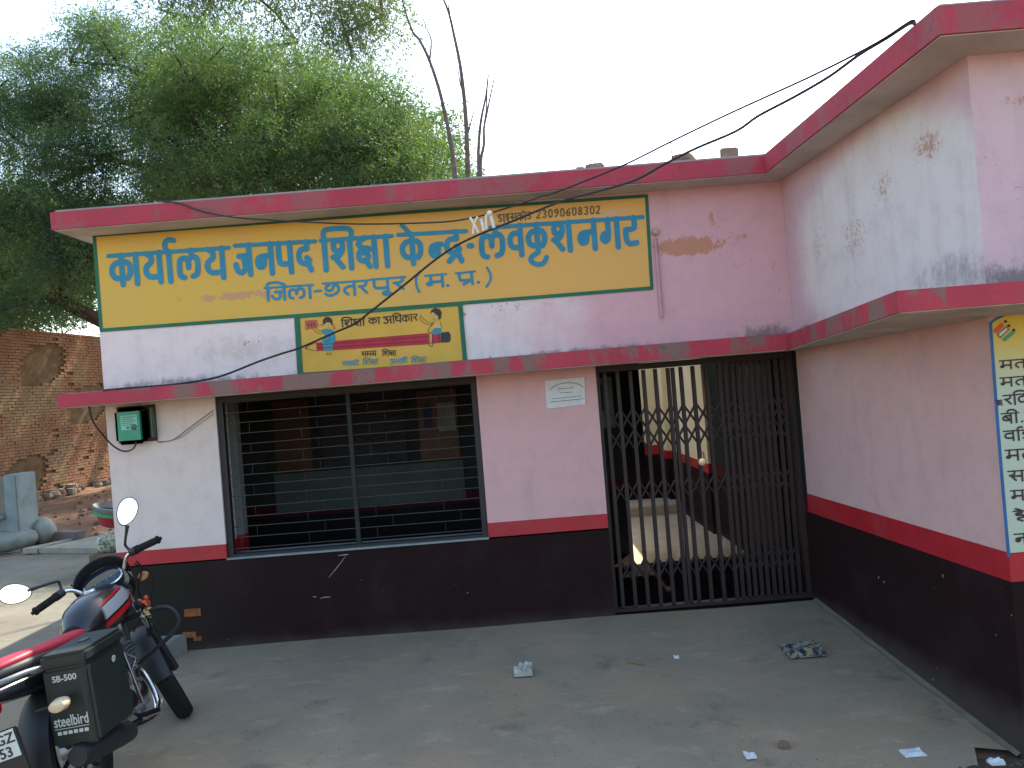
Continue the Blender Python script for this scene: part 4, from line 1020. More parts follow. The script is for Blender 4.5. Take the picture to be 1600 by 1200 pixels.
for (px, py, u, z) in cells:
    if random.random() < .03 : continue
    if math.sin(u*1.3+z*2.1)+math.sin(z*3.3-u*2.2) > .75: continue   # mud patches hide bricks
    prot = random.uniform(0, .014)
    if (u, z) in keep:
        loc = wd*(u+bl/2)+wn*prot+Vector((0,0,z))
        if not protoused: proto.location = loc; proto.rotation_euler = (0,0,rotz); protoused = True
        else: clone(proto, BWroot, loc, (random.uniform(-.02,.02), random.uniform(-.03,.03), rotz+random.uniform(-.02,.02)))
    else:
        p = bwp0+wd*(u)+wn*prot; q_ = p+wd*bl
        a_, b_ = p-wn*0, q_-wn*0; e_, f_ = p-wn*bd, q_-wn*bd
        rest.prism([(e_.x,e_.y),(a_.x+wn.x*.012,a_.y+wn.y*.012),(b_.x+wn.x*.012,b_.y+wn.y*.012),(f_.x,f_.y)], z-bh/2, z+bh/2)
rest.build('further_bricks', M['brick'], BWroot, kind='stuff')
# mud plaster patches and rubble at foot of wall
rb = MB()
for k in range(60):
    u = random.uniform(-2, 6); p = bwp0+wd*u+wn*random.uniform(.05, .6); s_ = random.uniform(.04, .14)
    rock(rb, (p.x, p.y, gz(p.x,p.y)+s_*.3), s_, s_, s_*.6, .25, k)
o = rb.build('rubble', simple('rubble_stone', c4(.24,.19,.15), .95, .4, 6, .5)); tag(o, 'broken stones heaped along the foot of the brick wall', 'rubble', kind='stuff')
rb = MB()
for k in range(260):
    x = random.uniform(-9.5, -4); y = random.uniform(5.6, 13); s_ = random.uniform(.012, .05)
    rock(rb, (x, y, gz(x, y)-.02+s_*.3), s_, s_, s_*.6, .25, k)
o = rb.build('loose_stones', simple('small_stone', c4(.30,.2,.14), .95, .5, 6, .5)); tag(o, 'small loose stones scattered on the brown earth', 'stones', kind='stuff')

# ------------------------------------------------------------------ trees
def leafmat(name, a, b, c):
    n = NT(name)
    f = n.ramp(n.noise(.9, 4, .6), .35, .65)
    col = n.mix(f, a, b); col = n.mix(n.math('MULTIPLY', n.ramp(n.noise(2.6, 3, .6, off=(5,3,2)), .5, .7), .7), col, c)
    n.fin(col, .6)
    tr = n.n('ShaderNodeBsdfTranslucent'); n.l(n.mix(.5, col, c4(.16,.30,.03)), tr.inputs[0])
    mx = n.n('ShaderNodeMixShader'); mx.inputs[0].default_value = .42
    n.l(n.b.outputs[0], mx.inputs[1]); n.l(tr.outputs[0], mx.inputs[2]); n.l(mx.outputs[0], n.out.inputs[0])
    return n.m
M['leafA'] = leafmat('feathery_green_leaf', c4(.032,.075,.030), c4(.065,.125,.042), c4(.25,.30,.07))
M['leafB'] = leafmat('dark_bluish_leaf', c4(.034,.080,.045), c4(.06,.12,.06), c4(.20,.26,.07))
M['leafC'] = leafmat('olive_hanging_leaf', c4(.09,.14,.07), c4(.12,.17,.07), c4(.19,.18,.07))
M['bark'] = simple('brown_bark', c4(.075,.055,.045), .95, .4, 8, .5)
M['palebark'] = simple('pale_grey_bark', c4(.16,.13,.12), .9, .4, 8, .4)
def inpoly(x, y, P):
    c = False; j = len(P)-1
    for i in range(len(P)):
        if (P[i][1] > y) != (P[j][1] > y) and x < (P[j][0]-P[i][0])*(y-P[i][1])/(P[j][1]-P[i][1])+P[i][0]: c = not c
        j = i
    return c
def make_tree(name, label, poly, y0, y1, nblob, br, base, leaf, nleaf, lsize, mat, bark, droop=.4, sd_=1, trunk_r=.16, twigl=.75, group=None):
    rr = random.Random(sd_); g = np.random.default_rng(sd_)
    bx0, bx1 = min(p[0] for p in poly), max(p[0] for p in poly); by0, by1 = min(p[1] for p in poly), max(p[1] for p in poly)
    cs = []
    tries = 0
    while len(cs) < nblob and tries < 20000:
        tries += 1
        x, y = rr.uniform(bx0, bx1), rr.uniform(by0, by1)
        if not inpoly(x, y, poly): continue
        c = at(x, y, rr.uniform(y0, y1))
        if all((c-q).length > br*.55 for q in cs) or tries > 8000: cs.append(c)
    root = empty(name, base, label, 'tree', group)
    base = Vector(base)
    nodes = [base, base+Vector((0,0,1.2)), base+Vector((.1,.1,2.2))]; par = [None, 0, 1]
    cen = sum(cs, Vector())/len(cs)
    order = sorted(cs, key=lambda c: (c-nodes[-1]).length)
    for c in order:
        k = min(range(1, len(nodes)), key=lambda i: (nodes[i]-c).length+.25*abs(nodes[i].z-c.z)*(1 if nodes[i].z > c.z else 0))
        p = nodes[k]; L = (c-p).length; m = max(1, int(L/.9)); prev = k
        for s_ in range(1, m+1):
            t = s_/m; q = p.lerp(c, t)+Vector((rr.uniform(-.12,.12), rr.uniform(-.12,.12), rr.uniform(-.08,.12)+.18*math.sin(t*3.14)))
            nodes.append(q); par.append(prev); prev = len(nodes)-1
    wgt = [0]*len(nodes)
    for i in range(len(nodes)-1, -1, -1):
        wgt[i] += 1
        if par[i] is not None: wgt[par[i]] += wgt[i]
    mx = wgt[1]
    rad = [max(.016, trunk_r*(w_/mx)**.5) for w_ in wgt]
    tb = MB(); bb = MB()
    for i in range(1, len(nodes)):
        p = par[i]; tgt = tb if i <= 2 else bb
        tgt.tube([nodes[p], nodes[i]], [min(rad[p], rad[i]*1.5), rad[i]], 6)
    tb.build('trunk', bark, root, smooth=True); bb.build('branches', bark, root, smooth=True)
    # foliage: twigs leaving each cluster, leaves along each twig
    C = np.array([tuple(c) for c in cs]); nb = len(C)
    per = nleaf//nb//14
    T_ = nb*per
    ci = np.repeat(np.arange(nb), per)
    dirs = g.normal(size=(T_, 3)); dirs /= np.linalg.norm(dirs, axis=1)[:, None]
    rad_ = br*(g.uniform(.1, 1.0, (T_, 1))**.6)*g.uniform(.75,1.2,(T_,1))
    st_ = C[ci]+dirs*rad_*g.uniform(.55,1.25,(nb,1))[ci]*np.array([1.15, .9, .75])
    tdir = dirs*.9+g.normal(size=(T_, 3))*.45; tdir[:, 2] -= droop*.6; tdir /= np.linalg.norm(tdir, axis=1)[:, None]
    tl = twigl*g.uniform(.5, 1.2, (T_, 1))
    K = 14
    tt = (np.arange(K)+.5)/K
    pos = st_[:, None, :]+tdir[:, None, :]*tl[:, None, :]*tt[None, :, None]
    pos[:, :, 2] -= droop*.6*(tl*tt[None, :]**2)
    pos = pos.reshape(-1, 3); n_ = len(pos)
    pos += g.normal(size=(n_, 3))*.03
    td = np.repeat(tdir, K, 0)
    side = np.cross(td, g.normal(size=(n_, 3))); side /= np.linalg.norm(side, axis=1)[:, None]
    ld = side*.85+td*.55; ld[:, 2] -= droop*.8*g.uniform(0, 1.2, n_); ld /= np.linalg.norm(ld, axis=1)[:, None]
    wv = np.cross(ld, g.normal(size=(n_, 3))); wv /= np.linalg.norm(wv, axis=1)[:, None]
    ll = lsize[0]*g.uniform(.6, 1.3, (n_, 1)); ww = lsize[1]*g.uniform(.7, 1.3, (n_, 1))
    V = np.empty((n_, 4, 3)); V[:, 0] = pos; V[:, 1] = pos+ld*ll*.5+wv*ww*.5; V[:, 2] = pos+ld*ll; V[:, 3] = pos+ld*ll*.5-wv*ww*.5
    V = V.reshape(-1, 3)-np.array(tuple(base))
    me = bpy.data.meshes.new('crown'); me.vertices.add(len(V)); me.vertices.foreach_set('co', V.ravel())
    me.loops.add(n_*4); me.loops.foreach_set('vertex_index', np.arange(n_*4, dtype=np.int32))
    me.polygons.add(n_); me.polygons.foreach_set('loop_start', np.arange(0, n_*4, 4, dtype=np.int32)); me.polygons.foreach_set('loop_total', np.full(n_, 4, dtype=np.int32))
    me.update(calc_edges=True); me.materials.append(mat)
    o = bpy.data.objects.new('crown', me); COL.objects.link(o); o.parent = root
    return root
make_tree('feathery_tree', 'wide feathery green tree behind the roof, right half of the foliage',
    [(225,70),(330,40),(430,90),(520,95),(600,150),(640,200),(690,245),(725,285),(700,340),(480,350),(240,340),(200,200)], 8.0, 12.5, 125, .56,
    (-4.0, 10.5, .2), None, 290000, (.085,.018), M['leafA'], M['bark'], .2, 3, twigl=.5)
make_tree('feathery_tree', 'dark feathery tree at far left with its crown over the brick wall',
    [(-60,70),(0,65),(40,85),(90,95),(120,60),(150,35),(185,50),(230,90),(300,200),(310,330),(170,350),(165,470),(60,480),(-60,500),(-120,300)], 9.5, 13.5, 100, .56,
    (-7.6, 12.4, .2), None, 250000, (.085,.018), M['leafB'], M['bark'], .2, 5, twigl=.5)
make_tree('shade_tree', 'dense shadowy tree standing behind the brick wall',
    [(-150,330),(150,330),(158,530),(-150,540)], 15.5, 18.5, 30, 1.2,
    (-15.0, 17.0, .2), None, 90000, (.18,.04), M['leafB'], M['bark'], .35, 9)
make_tree('shade_tree', 'hidden tree added behind the green crowns to dapple the brick wall',
    [(200,200),(300,150),(560,150),(600,300),(560,380),(200,380)], 17.5, 20.0, 26, .8,
    (-6.5, 18.5, .2), None, 15000, (.20,.06), M['leafB'], M['bark'], .2, 21, twigl=.5)  # out-of-sight crown added to break up sun on the brick wall
make_tree('tall_tree', 'tall thin olive tree with hanging leaves rising behind the green tree',
    [(235,-60),(300,-140),(570,-160),(605,20),(605,140),(540,230),(430,230),(360,140),(250,60)], 15.0, 18.0, 52, .9,
    (-5.6, 16.5, .2), None, 62000, (.17,.03), M['leafC'], M['palebark'], .9, 13, twigl=1.1, trunk_r=.08)
make_tree('thin_branch_tree', 'small sparse green branches at the right end of the foliage',
    [(600,150),(680,165),(735,250),(715,300),(630,290)], 11.0, 12.0, 10, .45,
    (-1.4, 11.6, .2), None, 7000, (.13,.03), M['leafA'], M['palebark'], .3, 17, trunk_r=.07, twigl=.6)
# bare tree
Z2 = lambda x, y: (400+x/4, y/4)
btr = empty('bare_tree', (at(735, 300, 7.5).x, 7.5, .2), 'leafless tree of slender bare stems rising above the roof', 'tree')
def bs(pts, r0, r1, y):
    P = catmull([tuple(at(*Z2(a, b), y)) for a, b in pts], 3); n_ = len(P)
    MB().tube(P, [r1+(r0-r1)*i/(n_-1) for i in range(n_)], 7).build('stem', M['palebark'], btr, smooth=True)
bs([(905,-30),(940,90),(980,200),(1025,255),(1085,380),(1145,560),(1190,750),(1220,900),(1240,1050),(1262,1300)], .045, .012, 7.5)
bs([(1045,100),(1062,170),(1095,250),(1085,380)], .018, .006, 7.5)
bs([(1160,-30),(1205,80),(1240,230),(1275,400),(1300,600),(1315,800),(1325,1100),(1320,1300)], .05, .016, 7.6)
bs([(1212,-40),(1205,40),(1212,90)], .016, .008, 7.6)
bs([(1230,405),(1260,430),(1275,520),(1298,590)], .015, .005, 7.6)
bs([(1385,620),(1350,740),(1325,830)], .018, .005, 7.6)
bs([(1452,465),(1437,600),(1405,760),(1390,950),(1395,1110),(1400,1300)], .04, .012, 7.4)
bs([(1445,560),(1440,680),(1425,780)], .014, .012, 7.4)
bs([(1490,485),(1465,600),(1445,700),(1425,800),(1425,900),(1405,1000),(1405,1110),(1410,1300)], .035, .01, 7.4)
b_ = btr.location
MB().tube([(b_.x, 7.5, .0), tuple(at(*Z2(1330,1290), 7.5))], [.14,.10], 9).build('trunk', M['palebark'], btr, smooth=True)
for a_ in ((1262,1300),(1400,1300)):
    MB().tube([tuple(at(*Z2(*a_), 7.5)), tuple(at(*Z2(1330,1500), 7.5))], [.045,.07], 7).build('fork', M['palebark'], btr, smooth=True)
# ------------------------------------------------------------------ motorcycle
BK = empty('motorcycle', (0,0,0), 'black and red motorcycle leaning on its stand at the lower left, seen from behind', 'motorcycle')
BK.location = (-2.06, -2.068, -.052); BK.rotation_euler = (Matrix.Rotation(R(90), 3, 'Z') @ Matrix.Rotation(R(-15.5), 3, 'X')).to_euler()
BK.scale = (.925*.80, .925, .925)
blk = simple('gloss_black_paint', c4(.010,.012,.018), .18, .1, 5, Coat_Weight=.6)
plas = simple('matt_black_plastic', c4(.012,.015,.018), .55, .2, 30, .05)
rub = simple('black_rubber', c4(.018,.018,.018), .8, .25, 30, .2)
chrm = simple('worn_chrome', c4(.62,.64,.66), .18, .1, 20, metal=1.)
alu = simple('engine_aluminium', c4(.28,.29,.30), .45, .3, 20, metal=.7)
gry = simple('grey_painted_tube', c4(.16,.19,.20), .4, .1, 10)
seatred = simple('red_seat_vinyl', c4(.42,.02,.045), .5, .15, 8)
gl = simple('mirror_glass', c4(.9,.93,.95), .02, 0., 5, metal=1.)
tkm = NT('striped_tank_paint')
tc = tkm.n('ShaderNodeTexCoord').outputs['Object']; sp_ = tkm.n('ShaderNodeSeparateXYZ'); tkm.l(tc, sp_.inputs[0]); TX, TY, TZ = sp_.outputs
u_ = tkm.math('SUBTRACT', TZ, tkm.math('MULTIPLY', tkm.math('SUBTRACT', TX, .66), .18))     # sloping stripe coordinate
def bandm(a, b, s=.003): return tkm.math('MULTIPLY', tkm.ramp(u_, a-s, a+s), tkm.ramp(u_, b+s, b-s))
side_ = tkm.ramp(tkm.math('ABSOLUTE', TY), .085, .092)
fx = tkm.ramp(TX, .50, .53)
c_ = tkm.mix(tkm.math('MULTIPLY', tkm.math('MULTIPLY', bandm(.835,.905), side_), fx), c4(.006,.007,.009), c4(.33,.36,.37))
c_ = tkm.mix(tkm.math('MULTIPLY', tkm.math('MULTIPLY', bandm(.785,.820), side_), fx), c_, c4(.50,.01,.02))
c_ = tkm.mix(tkm.math('MULTIPLY', tkm.math('MULTIPLY', bandm(.912,.925), side_), fx), c_, c4(.45,.01,.02))
tank_m = tkm.fin(c_, .28, Coat_Weight=.3)
AX = Vector((-.42, 0, .907)).normalized(); AP = Vector((.98, 0, .80))
STEER = Matrix.Translation(AP) @ Matrix.Rotation(R(26), 4, AX) @ Matrix.Translation(-AP)
def bp(mb, name, mat, parent=BK, steer=False, smooth=True, **k):
    if steer: mb.xf(STEER)
    return mb.build(name, mat, parent, smooth=smooth, world=False, **k)
def wheel(x, steer, wr):
    root = bp(MB().lathe([(-wr*.55,.225),(-wr*.95,.25),(-wr,.275),(-wr*.7,.292),(0,.30),(wr*.7,.292),(wr,.275),(wr*.95,.25),(wr*.55,.225)], (x,0,.30), (0,1,0), 40, closed=True), 'tyre', rub, steer=steer)
    root.name = 'front_wheel' if steer else 'rear_wheel'
    bp(MB().lathe([(-wr*.5,.205),(-wr*.6,.228),(wr*.6,.228),(wr*.5,.205)], (x,0,.30), (0,1,0), 32, closed=True), 'rim', plas, root, steer)
    mb = MB()
    for k in range(6):
        a = k*math.pi/3+.3
        mb.tube([(x+.03*math.cos(a),0,.30+.03*math.sin(a)),(x+.21*math.cos(a),0,.30+.21*math.sin(a))], [.018,.012], 6)
    bp(mb, 'spokes', plas, root, steer, kind='stuff')
    bp(MB().lathe([(-.05,.045),(.05,.045)], (x,0,.30), (0,1,0), 20), 'hub', alu, root, steer)
    return root
wheel(0, False, .05); wheel(1.27, True, .052)
# tyre tread blocks on the front tyre
tr_ = MB()
for k in range(48):
    a = k*math.pi/24
    for s_ in (-1, 1):
        c0 = Vector((1.27+.2985*math.cos(a), s_*.012, .30+.2985*math.sin(a))); c1 = Vector((1.27+.284*math.cos(a+.09), s_*.036, .30+.284*math.sin(a+.09)))
        tr_.tube([c0, c1], .0055, 4)
bp(tr_, 'tread', rub, children(BK)[-1], True, kind='stuff')
def arcguard(x, r, a0, a1, wd, name, mat, steer, n=18):
    mb = MB(); sec = [(-wd,-.03),(-wd*.92,-.004),(-wd*.5,.012),(0,.018),(wd*.5,.012),(wd*.92,-.004),(wd,-.03)]
    sec = sec+[(q[0]*.93, q[1]-.004) for q in reversed(sec)]; m = len(sec)
    for i in range(n):
        a = R(a0+(a1-a0)*i/(n-1)); sh = 1-.25*abs(2*i/(n-1)-1)**3
        for (yv, dr) in sec: mb.v.append((x+(r+dr)*math.cos(a), yv*sh, .30+(r+dr)*math.sin(a)))
    for i in range(n-1):
        for k in range(m): mb.f.append((i*m+k, i*m+(k+1)%m, (i+1)*m+(k+1)%m, (i+1)*m+k))
    mb.f.append(tuple(range(m))); mb.f.append(tuple((n-1)*m+k for k in range(m-1,-1,-1)))
    return bp(mb, name, mat, steer=steer)
arcguard(1.27, .325, 22, 178, .072, 'front_mudguard', plas, True)
arcguard(0, .345, 60, 185, .085, 'rear_mudguard', plas, False)
fk = bp(MB().tube([(1.25,-.082,.30),(1.10,-.082,.62)], .026, 12), 'fork_leg', plas, steer=True)
bp(MB().tube([(1.25,.082,.30),(1.10,.082,.62)], .026, 12), 'fork_leg', plas, steer=True)
bp(MB().tube([(1.10,-.082,.62),(.985,-.082,.87)], .017, 10), 'fork_tube', chrm, steer=True)
bp(MB().tube([(1.10,.082,.62),(.985,.082,.87)], .017, 10), 'fork_tube', chrm, steer=True)
bp(MB().box((.94,-.10,.865),(1.02,.10,.885)), 'fork_yoke', alu, steer=True, bevel=.006)
# cowl + headlight, instruments
cw_ = MB().loft([(.93,0,.96,.135,.075,2.4),(.99,0,.96,.155,.11,2.4),(1.08,0,.93,.15,.125,2.3),(1.17,0,.90,.12,.10,2.2),(1.20,0,.89,.08,.07,2)], 24)
co = bp(cw_, 'headlamp_cowl', blk, steer=True)
bp(MB().lathe([(0,.085),(.02,.08),(.03,.05)], (1.175,0,.895), (1,0,-.15), 20), 'headlamp', gl, co, True)
vz = MB(); n = 13
for i in range(n):
    a = math.pi*i/(n-1); 
    for (rr_, xx, zz) in ((1.0,1.02,.0),(1.02,.965,.055),(.97,.965,.055),(.95,1.02,.0)):
        vz.v.append((xx+.04*math.sin(a), .165*rr_*math.cos(a), .965+zz+.115*rr_*math.sin(a)))
for i in range(n-1):
    for k in range(4): vz.f.append((i*4+k, i*4+(k+1)%4, (i+1)*4+(k+1)%4, (i+1)*4+k))
vz.f += [(0,1,2,3), tuple((n-1)*4+k for k in (3,2,1,0))]
bp(vz, 'visor', plas, co, True)
dm = Matrix.Translation((.925,0,.995)) @ Matrix.Rotation(R(-42), 4, 'Y')
def oval(a, b, z0, z1, n=28, e=2.6):
    mb = MB(); P = [(b*math.copysign(abs(math.sin(2*math.pi*k/n))**(2/e), math.sin(2*math.pi*k/n)), a*math.copysign(abs(math.cos(2*math.pi*k/n))**(2/e), math.cos(2*math.pi*k/n))) for k in range(n)]
    return mb.prism(P, z0, z1)
ins = bp(oval(.115,.062,-.04,.0).xf(dm), 'instrument_cluster', plas, steer=True)
rg = MB(); n = 28
for k in range(n+1):
    a = 2*math.pi*k/n; 
rg.tube([tuple(dm @ Vector((.06*math.copysign(abs(math.sin(2*math.pi*k/n))**.77, math.sin(2*math.pi*k/n)), .112*math.copysign(abs(math.cos(2*math.pi*k/n))**.77, math.cos(2*math.pi*k/n)), .002))) for k in range(n+1)], .006, 6, cap=False)
bp(rg, 'chrome_ring', chrm, ins, True)
dlm = simple('dial_face', c4(.02,.05,.07), .15, .2, 5)
bp(oval(.10,.05,.0005,.003).xf(dm), 'dial_face', dlm, ins, True)
mkb = MB()
for (cy_, r_) in ((.05,.032),(-.045,.026)):
    for k in range(9):
        a = R(-30+k*30); mkb.tube([tuple(dm @ Vector((r_*math.sin(a), cy_+r_*math.cos(a), .0038))), tuple(dm @ Vector((r_*.75*math.sin(a), cy_+r_*.75*math.cos(a), .0038)))], .0014, 4)
    mkb.tube([tuple(dm @ Vector((0, cy_, .004))), tuple(dm @ Vector((r_*.6, cy_-r_*.5, .004)))], .0018, 4)
bp(mkb, 'dial_marks', simple('pale_teal_marks', c4(.25,.5,.5), .5), ins, True, kind='stuff')
# handlebar
for s_ in (-1, 1):
    hb = [(.955,s_*.0,.93),(.955,s_*.07,.935),(.965,s_*.12,.985),(.945,s_*.17,1.045),(.90,s_*.23,1.06),(.80,s_*.37,1.045)]
    bp(MB().tube(catmull(hb, 4), .0115, 10), 'handlebar', chrm, steer=True)
    g0, g1 = Vector((.885,s_*.25,1.0575)), Vector((.80,s_*.375,1.044)); gd = (g1-g0)
    prof = [(0,.024),(.008,.026),(.012,.021)]+[(.02+k*.011+q, .0225 if q < .005 else .0195) for k in range(10) for q in (0,.006)]+[(gd.length*.93,.022),(gd.length*.95,.025),(gd.length,.024)]
    bp(MB().lathe(prof, g0, gd, 14), 'grip', rub, steer=True)
    bp(MB().lathe([(0,.011),(.018,.011)], g1+gd.normalized()*.001, gd, 10), 'bar_end', rub, steer=True)
    bp(MB().lathe([(0,.024),(.045,.026)], g0-gd.normalized()*.05, gd, 12), 'switch_housing', plas, steer=True)
    bp(MB().tube([(.925,s_*.215,1.05),(.94,s_*.27,1.045),(.90,s_*.37,1.03)], [.008,.007,.005], 6), 'brake_lever' if s_ < 0 else 'clutch_lever', plas if s_ < 0 else alu, steer=True)
    mc = Vector((.88,s_*(.31 if s_ < 0 else .42),1.285 if s_ < 0 else 1.19))
    bp(MB().tube(catmull([(.915,s_*.215,1.06),(.925,s_*.205,1.11),(.905,s_*.215,1.135),(.885,s_*(.27 if s_ < 0 else .36),1.21 if s_ < 0 else 1.17)], 4), [.008]*10+[.009,.011,.013], 8), 'mirror_stalk', plas, steer=True)
    # mirror head: oval dish facing back, long axis leaning outwards
    mm = Matrix.Translation(mc) @ Matrix.Rotation(R(4), 4, 'Z') @ Matrix.Rotation(R(-90), 4, 'Y') @ Matrix.Rotation((R(-46) if s_ < 0 else R(62)), 4, 'Z')
    mh = MB(); n = 28
    for (sc_, z) in ((.55,-.045),(.85,-.03),(1.0,-.008),(1.0,.004),(.93,.006)):
        for k in range(n):
            a = 2*math.pi*k/n; w_ = 1+.12*math.cos(a)
            mh.v.append(tuple(mm @ Vector((.088*sc_*math.cos(a), .058*sc_*math.sin(a)*w_, z))))
    for i in range(4):
        for k in range(n): mh.f.append((i*n+k, i*n+(k+1)%n, (i+1)*n+(k+1)%n, (i+1)*n+k))
    mh.f += [tuple(range(n-1,-1,-1)), tuple(4*n+k for k in range(n))]
    mo = bp(mh, 'mirror', plas, steer=True)
    g_ = MB(); g_.v = [tuple(mm @ Vector((.082*math.cos(2*math.pi*k/n), .053*math.sin(2*math.pi*k/n)*(1+.12*math.cos(2*math.pi*k/n)), z))) for z in (.0062,.0075) for k in range(n)]
    g_.f = [tuple(range(n-1,-1,-1)), tuple(n+k for k in range(n))]+[(k, (k+1)%n, n+(k+1)%n, n+k) for k in range(n)]
    bp(g_, 'glass', gl, mo, True, smooth=False)
    il = bp(MB().tube([(1.02,s_*.10,.90),(1.0,s_*.17,.90)], .008, 6), 'front_indicator', plas, steer=True)
    bp(MB().loft([(.96,s_*.20,.90,.028,.02,2),(1.0,s_*.20,.90,.038,.028,2),(1.03,s_*.20,.90,.03,.022,2)], 12), 'lens', simple('amber_lens', c4(.35,.12,.03), .2), il, True)
bp(MB().box((.875,-.262,1.03),(.895,-.245,1.052)), 'brake_switch', simple('red_switch', c4(.6,.01,.03), .4), steer=True, bevel=.004)
for pts in (((.90,-.22,1.04),(.98,-.20,.98),(1.02,-.12,.86),(1.08,-.09,.60)),((.92,.2,1.04),(1.0,.2,.99),(1.02,.1,.85),(.85,.06,.62)),((.93,-.19,1.03),(1.0,-.24,.93),(1.0,-.17,.78),(.86,-.08,.66))):
    bp(MB().tube(catmull(list(pts), 5), .005, 6), 'control_cable', rub)
bp(MB().lathe([(0,.018),(.012,.018)], (.945,0,.938), (-.3,0,1), 14), 'ignition_lock', chrm, steer=True)
bp(MB().box((.90,.03,.945),(.925,.06,.955)), 'key_tag', simple('red_key_tag', c4(.5,.03,.03), .4), steer=True, bevel=.003)
# tank, seat, tail
bp(MB().loft([(.36,0,.80,.06,.05,2.2),(.42,0,.815,.095,.085,2.3),(.52,0,.835,.125,.115,2.4),(.66,0,.85,.142,.125,2.5),(.80,0,.86,.145,.125,2.4),(.89,0,.86,.125,.105,2.2),(.94,0,.86,.08,.07,2),(.955,0,.86,.04,.035,2)], 36), 'fuel_tank', tank_m)
bp(MB().lathe([(0,.038),(.008,.038),(.014,.03)], (.70,0,.972), (.0,0,1), 20), 'fuel_cap', chrm)
bp(MB().loft([(.40,0,.775,.07,.03,2.6),(.30,0,.765,.115,.045,2.8),(.0,0,.775,.13,.05,2.8),(-.25,0,.80,.12,.045,2.8),(-.45,0,.815,.09,.035,2.6),(-.50,0,.815,.05,.02,2)], 24), 'seat_base', plas)
bp(MB().loft([(.38,0,.805,.06,.02,2.4),(.28,0,.80,.10,.035,2.6),(.0,0,.815,.118,.036,2.6),(-.25,0,.838,.108,.034,2.6),(-.44,0,.848,.08,.026,2.4),(-.49,0,.845,.04,.015,2)], 24), 'seat_cover', seatred)
bp(MB().loft([(.42,0,.70,.07,.06,2.6),(.25,0,.69,.125,.07,2.8),(-.1,0,.70,.13,.06,2.8),(-.4,0,.73,.10,.05,2.6),(-.55,0,.745,.06,.035,2.4)], 24), 'tail_panel', blk)
for s_ in (-1, 1):
    bp(MB().tube([(.20,s_*.131,.722),(-.10,s_*.136,.735),(-.34,s_*.122,.765)], [.012,.016,.006], 8), 'side_stripe', simple('white_stripe_paint', c4(.55,.58,.58), .4))
bp(MB().tube(catmull([(.12,-.155,.70),(-.02,-.17,.695),(-.15,-.175,.72),(-.35,-.15,.775),(-.52,-.10,.79),(-.56,0,.79),(-.52,.10,.79),(-.35,.15,.775),(-.15,.175,.72),(.12,.155,.70)], 4), .013, 10), 'grab_rail', gry)
bp(MB().loft([(-.53,0,.70,.06,.045,2.6),(-.58,0,.70,.075,.045,2.6),(-.605,0,.70,.06,.035,2.4)], 18), 'tail_lamp', simple('red_lens', c4(.5,.005,.01), .15))
bp(MB().box((-.60,-.13,.40),(-.585,.13,.60)), 'plate_bracket', plas, smooth=False, bevel=.006)
npm = bp(MB().box((-.607,-.115,.475),(-.602,.115,.595)), 'number_plate', simple('plate_white', c4(.50,.58,.55), .5, .1), smooth=False, bevel=.001)
def textmesh(name, s_, size, M_, mat, parent, bold=0):
    cu = bpy.data.curves.new(name, 'FONT'); cu.body = s_; cu.size = size; cu.offset = bold; cu.extrude = .0006; cu.resolution_u = 3
    t_ = bpy.data.objects.new(name, cu); COL.objects.link(t_)
    me = bpy.data.meshes.new_from_object(t_.evaluated_get(bpy.context.evaluated_depsgraph_get())); bpy.data.objects.remove(t_)
    me.transform(M_); me.materials.clear(); me.materials.append(mat)
    o = bpy.data.objects.new(name, me); COL.objects.link(o); o.parent = parent; return o
def TM(pos, right, up):
    r_ = Vector(right).normalized(); u_ = Vector(up).normalized(); n_ = r_.cross(u_)
    return Matrix(((r_.x,u_.x,n_.x,pos[0]),(r_.y,u_.y,n_.y,pos[1]),(r_.z,u_.z,n_.z,pos[2]),(0,0,0,1)))
ptx = simple('plate_black', c4(.02,.02,.025), .5)
for (t_, z_) in (('GZ',.541),('53',.484)):
    textmesh('plate_lettering', t_, .062, TM((-.6085,-.025,z_), (0,-1,0), (0,0,1)), ptx, npm, .0012)
bp(MB().box((-.59,-.10,.20),(-.58,.10,.42)), 'mud_flap', rub, smooth=False, bevel=.004)
ri = bp(MB().tube([(-.40,-.12,.60),(-.44,-.22,.60)], .009, 8), 'rear_indicator', plas)
bp(MB().loft([(-.50,-.26,.60,.018,.014,2),(-.49,-.26,.60,.036,.026,2),(-.45,-.26,.60,.046,.032,2),(-.41,-.26,.60,.03,.024,2)], 16), 'lens', simple('pale_amber_lens', c4(.62,.50,.34), .15), ri)
# pannier box on the right side
PX0, PX1, PY0, PY1, PZ0, PZ1 = -.36, .09, -.395, -.185, .375, .805
boxm = simple('greenish_black_box', c4(.009,.018,.016), .5, .2, 30, .05)
pb = bp(MB().prism([(PX0,PY1),(PX0,PY0+.02),(PX0+.02,PY0),(PX1-.03,PY0),(PX1,PY0+.03),(PX1,PY1)], [PZ0+.0]*6, [PZ1-.065]*6), 'pannier_box', boxm, bevel=.018)
bp(MB().prism([(PX0-.004,PY1),(PX0-.004,PY0+.016),(PX0+.016,PY0-.004),(PX1-.026,PY0-.004),(PX1+.004,PY0+.026),(PX1+.004,PY1)], PZ1-.062, PZ1), 'lid', boxm, pb, bevel=.02)
bp(MB().box((-.16,-.31,PZ1+.001),(-.09,-.27,PZ1+.006)), 'lid_latch', simple('grey_latch', c4(.08,.09,.1), .4), pb, bevel=.003)
wh = simple('white_decal', c4(.5,.54,.52), .5, .1)
textmesh('box_lettering', 'SB-500', .040, TM((PX0-.0015,PY1-.045,PZ1-.125), (0,-1,.0), (-0,0,1)) @ Matrix.Scale(1, 4), wh, pb, .0006)
